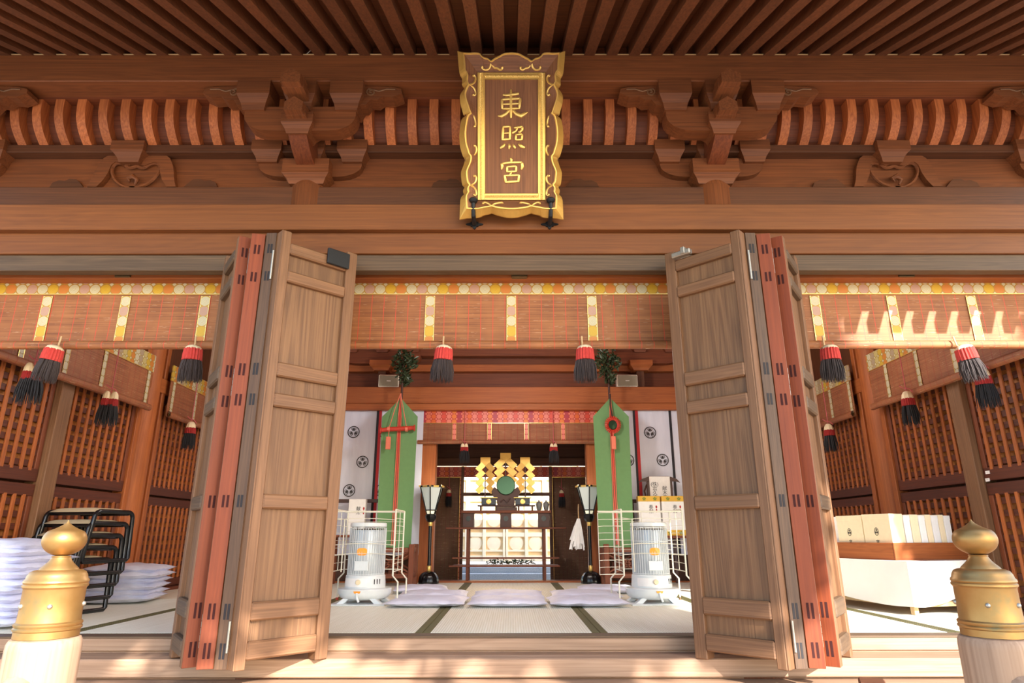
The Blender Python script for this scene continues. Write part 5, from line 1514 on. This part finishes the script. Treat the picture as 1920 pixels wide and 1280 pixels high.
# donor sheet on a carved stand
Y = 8.22; a, b_ = at(1222, 965, Y), at(1256, 893, Y)
sd_ = empty('carved_stand', ((a.x+b_.x)/2, Y+.02, 0), 0, 'curved dark wooden stand holding the written sheet', 'stand')
w_ = b_.x-a.x
MB().prism([(-.26, b_.z-.075), (-.22, b_.z-.03), (-.12, b_.z+.005), (.12, b_.z+.005), (.22, b_.z-.03), (.26, b_.z-.075), (.22, b_.z-.06), (-.22, b_.z-.06)], -.0, .03, 'y').build('top_board', M['darkbrown'], sd_)
for s in (-1, 1): MB().box(s*.12, s*.16, .0, .03, 0, b_.z-.06, .004).build('post', M['darkbrown'], sd_)
MB().tube([(-.16, .015, b_.z-.1), (-.195, .015, b_.z-.18), (-.17, .015, b_.z-.28), (-.15, .015, b_.z-.32)], .011, 8).build('scroll', M['darkbrown'], sd_, smooth=True)
sh = empty('written_sheet', ((a.x+b_.x)/2, Y+.0135, a.z), 0, 'white sheet with two columns of brush writing behind the gold banded boxes', 'sheet')
hh = b_.z-a.z
MB().box(-w_/2, w_/2, -.004, .006, 0, hh, .001).build('paper', M['paper'], sh)
text_obj('献\n木\n奉\n納', .062, M['ink'], sh, Matrix.Translation((w_*.22, -.005, hh*.5)) @ Matrix.Rotation(PI/2, 4, 'X'))
text_obj('(株)\n岩\n久\n造\n園', .060, M['ink'], sh, Matrix.Translation((-w_*.26, -.005, hh*.56)) @ Matrix.Rotation(PI/2, 4, 'X'))
# ================================================================= altar
YA = 8.90
zA = lambda py: zy(py, YA)
xA = lambda px: xy(px, 1000, YA)
tbA = empty('altar_table', (xA(948), YA, -.012), 0, 'reddish wooden altar table with long shelf bars in front of the bright opening', 'altar')
ox = xA(948); oz = -.012
def bxA(px0, px1, py1, py0, y0, y1, mat, nm, b=.003): return MB().box(xA(px0)-ox, xA(px1)-ox, y0, y1, zA(py1)-oz, zA(py0)-oz, b).build(nm, M[mat], tbA)
for p0, p1 in ((876, 881), (1017, 1022)):
    for y in (-.15, .12): MB().box(xA(p0)-ox, xA(p1)-ox, y, y+.03, 0, zA(990)-oz, .003).build('leg', M['red_z'], tbA)
bxA(838, 1060, 991.5, 988.5, -.17, .17, 'red_x', 'shelf')
bxA(851, 1046, 1046.5, 1043.5, -.16, -.12, 'red_x', 'bar'); bxA(845, 1047, 1061.5, 1058.5, -.18, -.12, 'red_x', 'bar')
MB().box(xA(851)-ox, xA(1046)-ox, -.12, .14, zA(1060)-oz, zA(1059)-oz+.004, .002).build('lower_shelf', M['red_x'], tbA)
for p0, p1 in ((868, 889), (938, 959), (1009, 1030)):
    bxA(p0, p1, 988.5, 962, -.08, .08, 'darkbrown', 'pedestal')
    xc = (xA(p0)+xA(p1))/2-ox; zc_ = zA(972)-oz
    MB().lathe([(.034, 0), (.034, .004), (.028, .004), (.028, .001)], (0, 0, 0), 22, Matrix.Translation((xc, -.081, zc_)) @ Matrix.Rotation(PI/2, 4, 'X')).build('round_opening', M['black'], tbA)
bxA(864.5, 1033, 962, 957, -.10, .10, 'red_x', 'upper_shelf')
bxA(930, 970, 958, 951, -.09, .09, 'darkbrown', 'step'); 
# tray stand carrying the black boxes
for p0, p1, lb in ((895, 936, 'left'), (967, 1004, 'right')):
    r_ = empty('offering_stand', (xA((p0+p1)/2), YA+.0, zA(957)), 0, 'small brown stand on the altar under the %s blue black box' % lb, 'stand', 'altar stands')
    hw_ = (xA(p1)-xA(p0))/2
    MB().box(-hw_, hw_, -.07, .07, zA(949)-zA(957), zA(947)-zA(957), .002).build('top', M['darkbrown'], r_)
    for s in (-.7, .7): MB().box(s*hw_-.012, s*hw_+.012, -.06, .06, .001, zA(949)-zA(957), .002).build('leg', M['darkbrown'], r_)
    cx = 916 if lb == 'left' else 980
    bx = empty('lacquer_box', (xA(cx), YA, zA(947)), 0, 'blue black lacquer box with a gold crest, %s of the round mirror' % lb, 'box', 'crested lacquer boxes')
    hwb = .098; hb_ = zA(934)-zA(947)
    MB().box(-hwb, hwb, -.06, .06, .002, hb_, .006).build('body', M['blueblack'], bx)
    MB().box(-hwb-.02, hwb+.02, -.065, .065, hb_, hb_+.012, .003).build('gold_rim', M['gold_bright'], bx)
    MB().lathe([(.034, 0), (.034, .004), (.026, .006), (.024, .003), (.012, .003), (.010, .006), (.001, .006)], (0, 0, 0), 24, Matrix.Translation((0, -.061, hb_*.5)) @ Matrix.Rotation(PI/2, 4, 'X')).build('gold_crest', M['gold_bright'], bx, smooth=True)
    # gold paper wand standing in the box
for cx, top, bot, sc_, lb in ((910, 857, 931, .92, 'left'), (948, 849, 931, 1.0, 'middle'), (985, 857, 931, .92, 'right')):
    Yg = YA+.0 if lb != 'middle' else YA+.05
    g = empty('gold_paper_wand', (xy(cx, 900, Yg), Yg, zy(934 if lb != 'middle' else 951, Yg)+.014), 0, '%s of the three zigzag gold paper wands on the altar' % lb, 'wand', 'gold paper wands')
    z0 = g.location.z; zq = lambda py: zy(py, Yg)-z0; pxm = Yg/1235.0
    MB().box(-.008, .008, -.006, .006, 0, zq(top+8), .002).build('stem', M['darkbrown'], g)
    w = 10.2*pxm*sc_
    MB().box(-w, w, -.014, -.010, zq(top+16), zq(top), .0005).build('top_sheet', M['gold'], g)
    for s in (-1, 1):
        def par(x0, y0, x1, y1, wd, k):
            # slanted sheet between two pixel points
            d = Vector((x1-x0, 0, -(y1-y0))); d.normalize(); n_ = Vector((-d.z, 0, d.x))*wd*.5
            a_, b2 = Vector((s*x0*pxm, 0, zq(top+y0))), Vector((s*x1*pxm, 0, zq(top+y1)))
            off = Vector((0, -.016-.004*k, 0)); n_ = n_*pxm; n_.x *= s
            tl = Vector((0, -.020, 0)); off = Vector((0, -.014+.004*k, 0))
            pts = [a_+n_+off, b2+n_+off+tl, b2-n_+off+tl, a_-n_+off]
            MB().loft(pts, [p+Vector((0, .003, 0)) for p in pts]).face(pts).face([p+Vector((0, .003, 0)) for p in pts]).build('zigzag_sheet', M['gold'], g)
        f = sc_
        if lb == 'middle':
            for k in range(3): par(4, 13+14*k, 18, 27+14*k, 12, k)
        else:
            for k in range(4): par(3.5, 13+13.5*k, 15, 25+13.5*k, 10.5, k)
mr = empty('altar_mirror', (xy(948.6, 910, YA-.06), YA-.06, zA(951)+.004), 0, 'dark green round mirror on a carved stand in the middle of the altar', 'mirror')
zq = lambda py: zy(py, YA-.06)-mr.location.z
MB().lathe([(.122, -.008), (.127, -.004), (.127, .006), (.118, .012), (.001, .012)], (0, 0, 0), 56, Matrix.Translation((0, 0, zq(909.6))) @ Matrix.Rotation(PI/2, 4, 'X')).build('disc', M['mirror'], mr)
k_ = YA/1235.0
cloud = [(-16, 947), (-17, 938), (-24, 930), (-27, 921), (-22, 912), (-14, 918), (-8, 926), (0, 928), (8, 926), (14, 918), (22, 912), (27, 921), (24, 930), (17, 938), (16, 947)]
MB().prism([(a*k_, zq(b_)) for a, b_ in cloud], .012, .05, 'y').build('carved_cradle', M['darkbrown'], mr)
MB().tube([(-10*k_, .005, zq(941)), (-4*k_, .0, zq(935)), (2*k_, .0, zq(942)), (8*k_, .004, zq(933))], .010, 6).build('carved_wave', M['darkbrown'], mr, smooth=True)
MB().box(-19*k_, 19*k_, -.05, .07, .0, zq(947), .004).build('base', M['darkbrown'], mr)
for px, lb in ((1011, 'left'), (1024.5, 'right')):
    v = MB(); z0 = 0; r = .042
    v.lathe([(.022, 0), (.030, .01), (.040, .06), (.042, .085), (.03, .105), (.013, .115), (.011, .13), (.016, .135), (.001, .135)], seg=24)
    o = v.build('sake_vase', M['vase'], smooth=True); o.location = (xA(px), YA-.04, zA(957)+.001)
    tag(o, 'small grey sake vase at the right end of the altar, the %s of two' % lb, 'vase', 'sake vases')
lv = MB(); br = MB(); zb = zA(1059)+.006
for i in range(7):
    x = xA(914+12*i)
    br.tube([(x, YA-.12, zb+.012), (x+.05, YA-.12+.02*math.sin(i), zb+.035), (x+.12, YA-.12, zb+.012)], .006, 5)
    leaf_clump(lv, (x+.05, YA-.11, zb+.045), .06, .04, .028, 14, .03, 200+i)
sp = empty('sakaki_branch', (0, 0, 0), 0, 'leafy dark branch lying on the lower bars of the altar', 'branch')
sp.location = (xA(950), YA-.12, zb)
for mbx, nm, mt in ((lv, 'leaves', 'leaf'), (br, 'twigs', 'bark')):
    mbx.v = [(a-sp.location.x, b_-sp.location.y, c-sp.location.z) for a, b_, c in mbx.v]; mbx.build(nm, M[mt], sp)
# inner guard bar between altar and opening
bar = MB().box(xy(866, 926, 9.5), xy(1034, 926, 9.5), 9.48, 9.54, zy(929.5, 9.5), zy(923, 9.5), .004)
for x in (xy(867, 926, 9.5), xy(1033, 926, 9.5)): bar.box(x-.02, x+.02, 9.49, 9.53, -.45, zy(874, 9.5), .003)
tag(bar.build('cross_rail', M['dark_x']), 'dark wooden rail frame crossing the bright rear opening behind the altar', 'rail')
# white paper streamers hanging at the right post
Y = 8.30; p = at(1085, 972, Y)
ow = empty('paper_streamers', (p.x, Y, p.z), 0, 'bunch of white paper streamers by the right lantern', 'streamers')
rnd = random.Random(9); m = MB()
for i in range(46):
    a = rnd.uniform(-1, 1); x1 = a*.085-.03; y1 = rnd.uniform(-.05, .05); l = .36*rnd.uniform(.7, 1.05)
    m.loft([Vector((a*.012-.008, 0, 0)), Vector((x1*.55-.010, y1*.6, -l*.4)), Vector((x1-.012+rnd.uniform(-.01, .01), y1, -l))], [Vector((a*.012+.006, 0, 0)), Vector((x1*.55+.010, y1*.6+.004, -l*.42)), Vector((x1+.012+rnd.uniform(-.01, .01), y1, -l*.99))], False)
m.build('paper_strips', M['paper'], ow)
MB().tube([(0, 0, -.02), (.012, .12, .12), (.02, .16, .18)], .008, 8).build('stick', M['pale_z'], ow, smooth=True)
# ================================================================= unseen trees added behind the viewer, leaf masses shaped to shade the porch
YTR = -6.0
TAZ, TSL = math.tan(R(22)), .562
def tree(x, label, clumps, trunk_r=.22, seed=1, size=.19, YTR=-6.0):
    root = empty('tree', (x, YTR, -1.6), 0, label, 'tree')
    MB().tube([(0, 0, 0), (.05, 0, 2.5), (-.05, .1, 6.2), (0, 0, 9)], [trunk_r*1.25, trunk_r, trunk_r*.8, trunk_r*.4], 12).build('trunk', M['bark'], root, smooth=True)
    m = MB()
    for i, (cx, cz, rx, rz__, n) in enumerate(clumps):
        leaf_clump(m, (cx-x, random.Random(i).uniform(-.4, .4), cz+1.6), rx, .8, rz__, n, size, seed*100+i)
    m.build('foliage', M['foliage'], root)
# x, z of each leaf mass where the sun's rays to the porch cross the row of trees
SX, SZ = 3*TAZ, 3*TSL            # shift of the rays between y=-3 and the trees
def cl(x, z, rx, rz_, n, e=0): return (x+SX+e*TAZ, z+SZ+e*TSL, rx, rz_, n)
tree(-.4, 'unseen leafy tree added left behind the viewer to shade the porch', [cl(-3.4, 6.2, 2.2, 2.2, 3000), cl(-1.2, 6.4, 1.9, 2.2, 3000), cl(-2.2, 5.0, 2.2, 1.1, 2300), cl(-.2, 5.0, 1.6, 1.1, 2000), cl(-3.0, 4.2, 1.8, .50, 500), cl(-.5, 4.2, 1.2, .45, 520), cl(.3, 6.6, 1.4, 2.0, 1800), cl(.3, 4.75, 1.1, .8, 1500), cl(-1.6, 4.7, 1.6, .8, 1700), cl(-3.4, 4.9, 1.6, .8, 1000)], .2, 1)
tree(4.36+2.8*TAZ, 'unseen leafy tree added right behind the viewer to shade the porch', [cl(1.4, 6.4, 1.9, 2.2, 3000, 2.8), cl(3.2, 6.4, 1.45, 2.2, 2600, 2.8), cl(1.6, 4.9, 1.7, 1.1, 2200, 2.8), cl(3.3, 4.9, 1.25, 1.05, 1800, 2.8), cl(1.0, 4.2, .9, .42, 260, 2.8), cl(2.6, 4.2, 1.0, .40, 260, 2.8), cl(3.7, 4.2, .7, .55, 300, 2.8), cl(4.5, 5.45, .62, .62, 700, 2.8), cl(4.75, 6.35, .62, .62, 700, 2.8)], .26, 2, .19, -8.8)
tree(9.9, 'unseen leafy tree added far to the right behind the viewer to shade the porch', [cl(8.8, 6.4, 2.2, 2.2, 3000), cl(8.45, 4.8, 1.75, 1.5, 2200), cl(9.8, 4.4, 2.0, 1.2, 1500), cl(7.45, 6.2, .85, .7, 900), cl(7.0, 5.35, .62, .5, 500)], .24, 3)
FILL_LAMP = 95  # power of the added fill lamps in the hall
# ================================================================= light
wd = bpy.data.worlds.new('sky'); sc.world = wd; wd.use_nodes = True
nt = wd.node_tree; bg = nt.nodes['Background']
sk = nt.nodes.new('ShaderNodeTexSky'); sk.sky_type = 'NISHITA'; sk.sun_disc = False
sk.sun_elevation = R(30); sk.sun_rotation = R(140); sk.altitude = 50
nt.links.new(sk.outputs[0], bg.inputs['Color']); bg.inputs['Strength'].default_value = .95
SUN_AZ, SUN_EL = R(22), R(27.5)
sd = bpy.data.lights.new('sun', 'SUN'); sd.energy = 21; sd.angle = R(.3); sd.color = (1, .96, .90)
so = bpy.data.objects.new('sun', sd); COL.objects.link(so)
sv = Vector((math.sin(SUN_AZ)*math.cos(SUN_EL), -math.cos(SUN_AZ)*math.cos(SUN_EL), math.sin(SUN_EL)))
so.rotation_euler = sv.to_track_quat('Z', 'Y').to_euler()
# added paper lamps, out of view, that brighten the inside of the hall
for x, y, n in ((0, 6.3, 'in the middle of the hall'), (-2.4, 5.9, 'over the left side of the hall'), (2.4, 5.9, 'over the right side of the hall')):
    root = empty('added_fill_lamp', (x, y, 2.72), 0, 'added white paper fill lamp hung %s, above the photo' % n, 'lamp')
    MB().lathe([(.10, -.14), (.21, -.10), (.26, 0), (.21, .10), (.10, .14)], seg=28).build('paper_shade', M['shade_low'], root, smooth=True)
    MB().tube([(0, 0, .14), (0, 0, .44)], .008, 8).build('cord', M['black'], root)
    ld = bpy.data.lights.new('fill_bulb', 'POINT'); ld.energy = FILL_LAMP*(1.35 if x == 0 else .36); ld.color = (1, .96, .92); ld.shadow_soft_size = .15
    lo = bpy.data.objects.new('fill_bulb', ld); COL.objects.link(lo); lo.parent = root; lo.location = (0, 0, -.32)
vs = sc.view_settings; vs.view_transform = 'Standard'; vs.look = 'None'; vs.gamma = 1; vs.use_curve_mapping = False
vs.exposure = -.55
sc.cycles.use_denoising = True
sc.cycles.max_bounces = 8; sc.cycles.diffuse_bounces = 6
sc.cycles.sample_clamp_indirect = 8
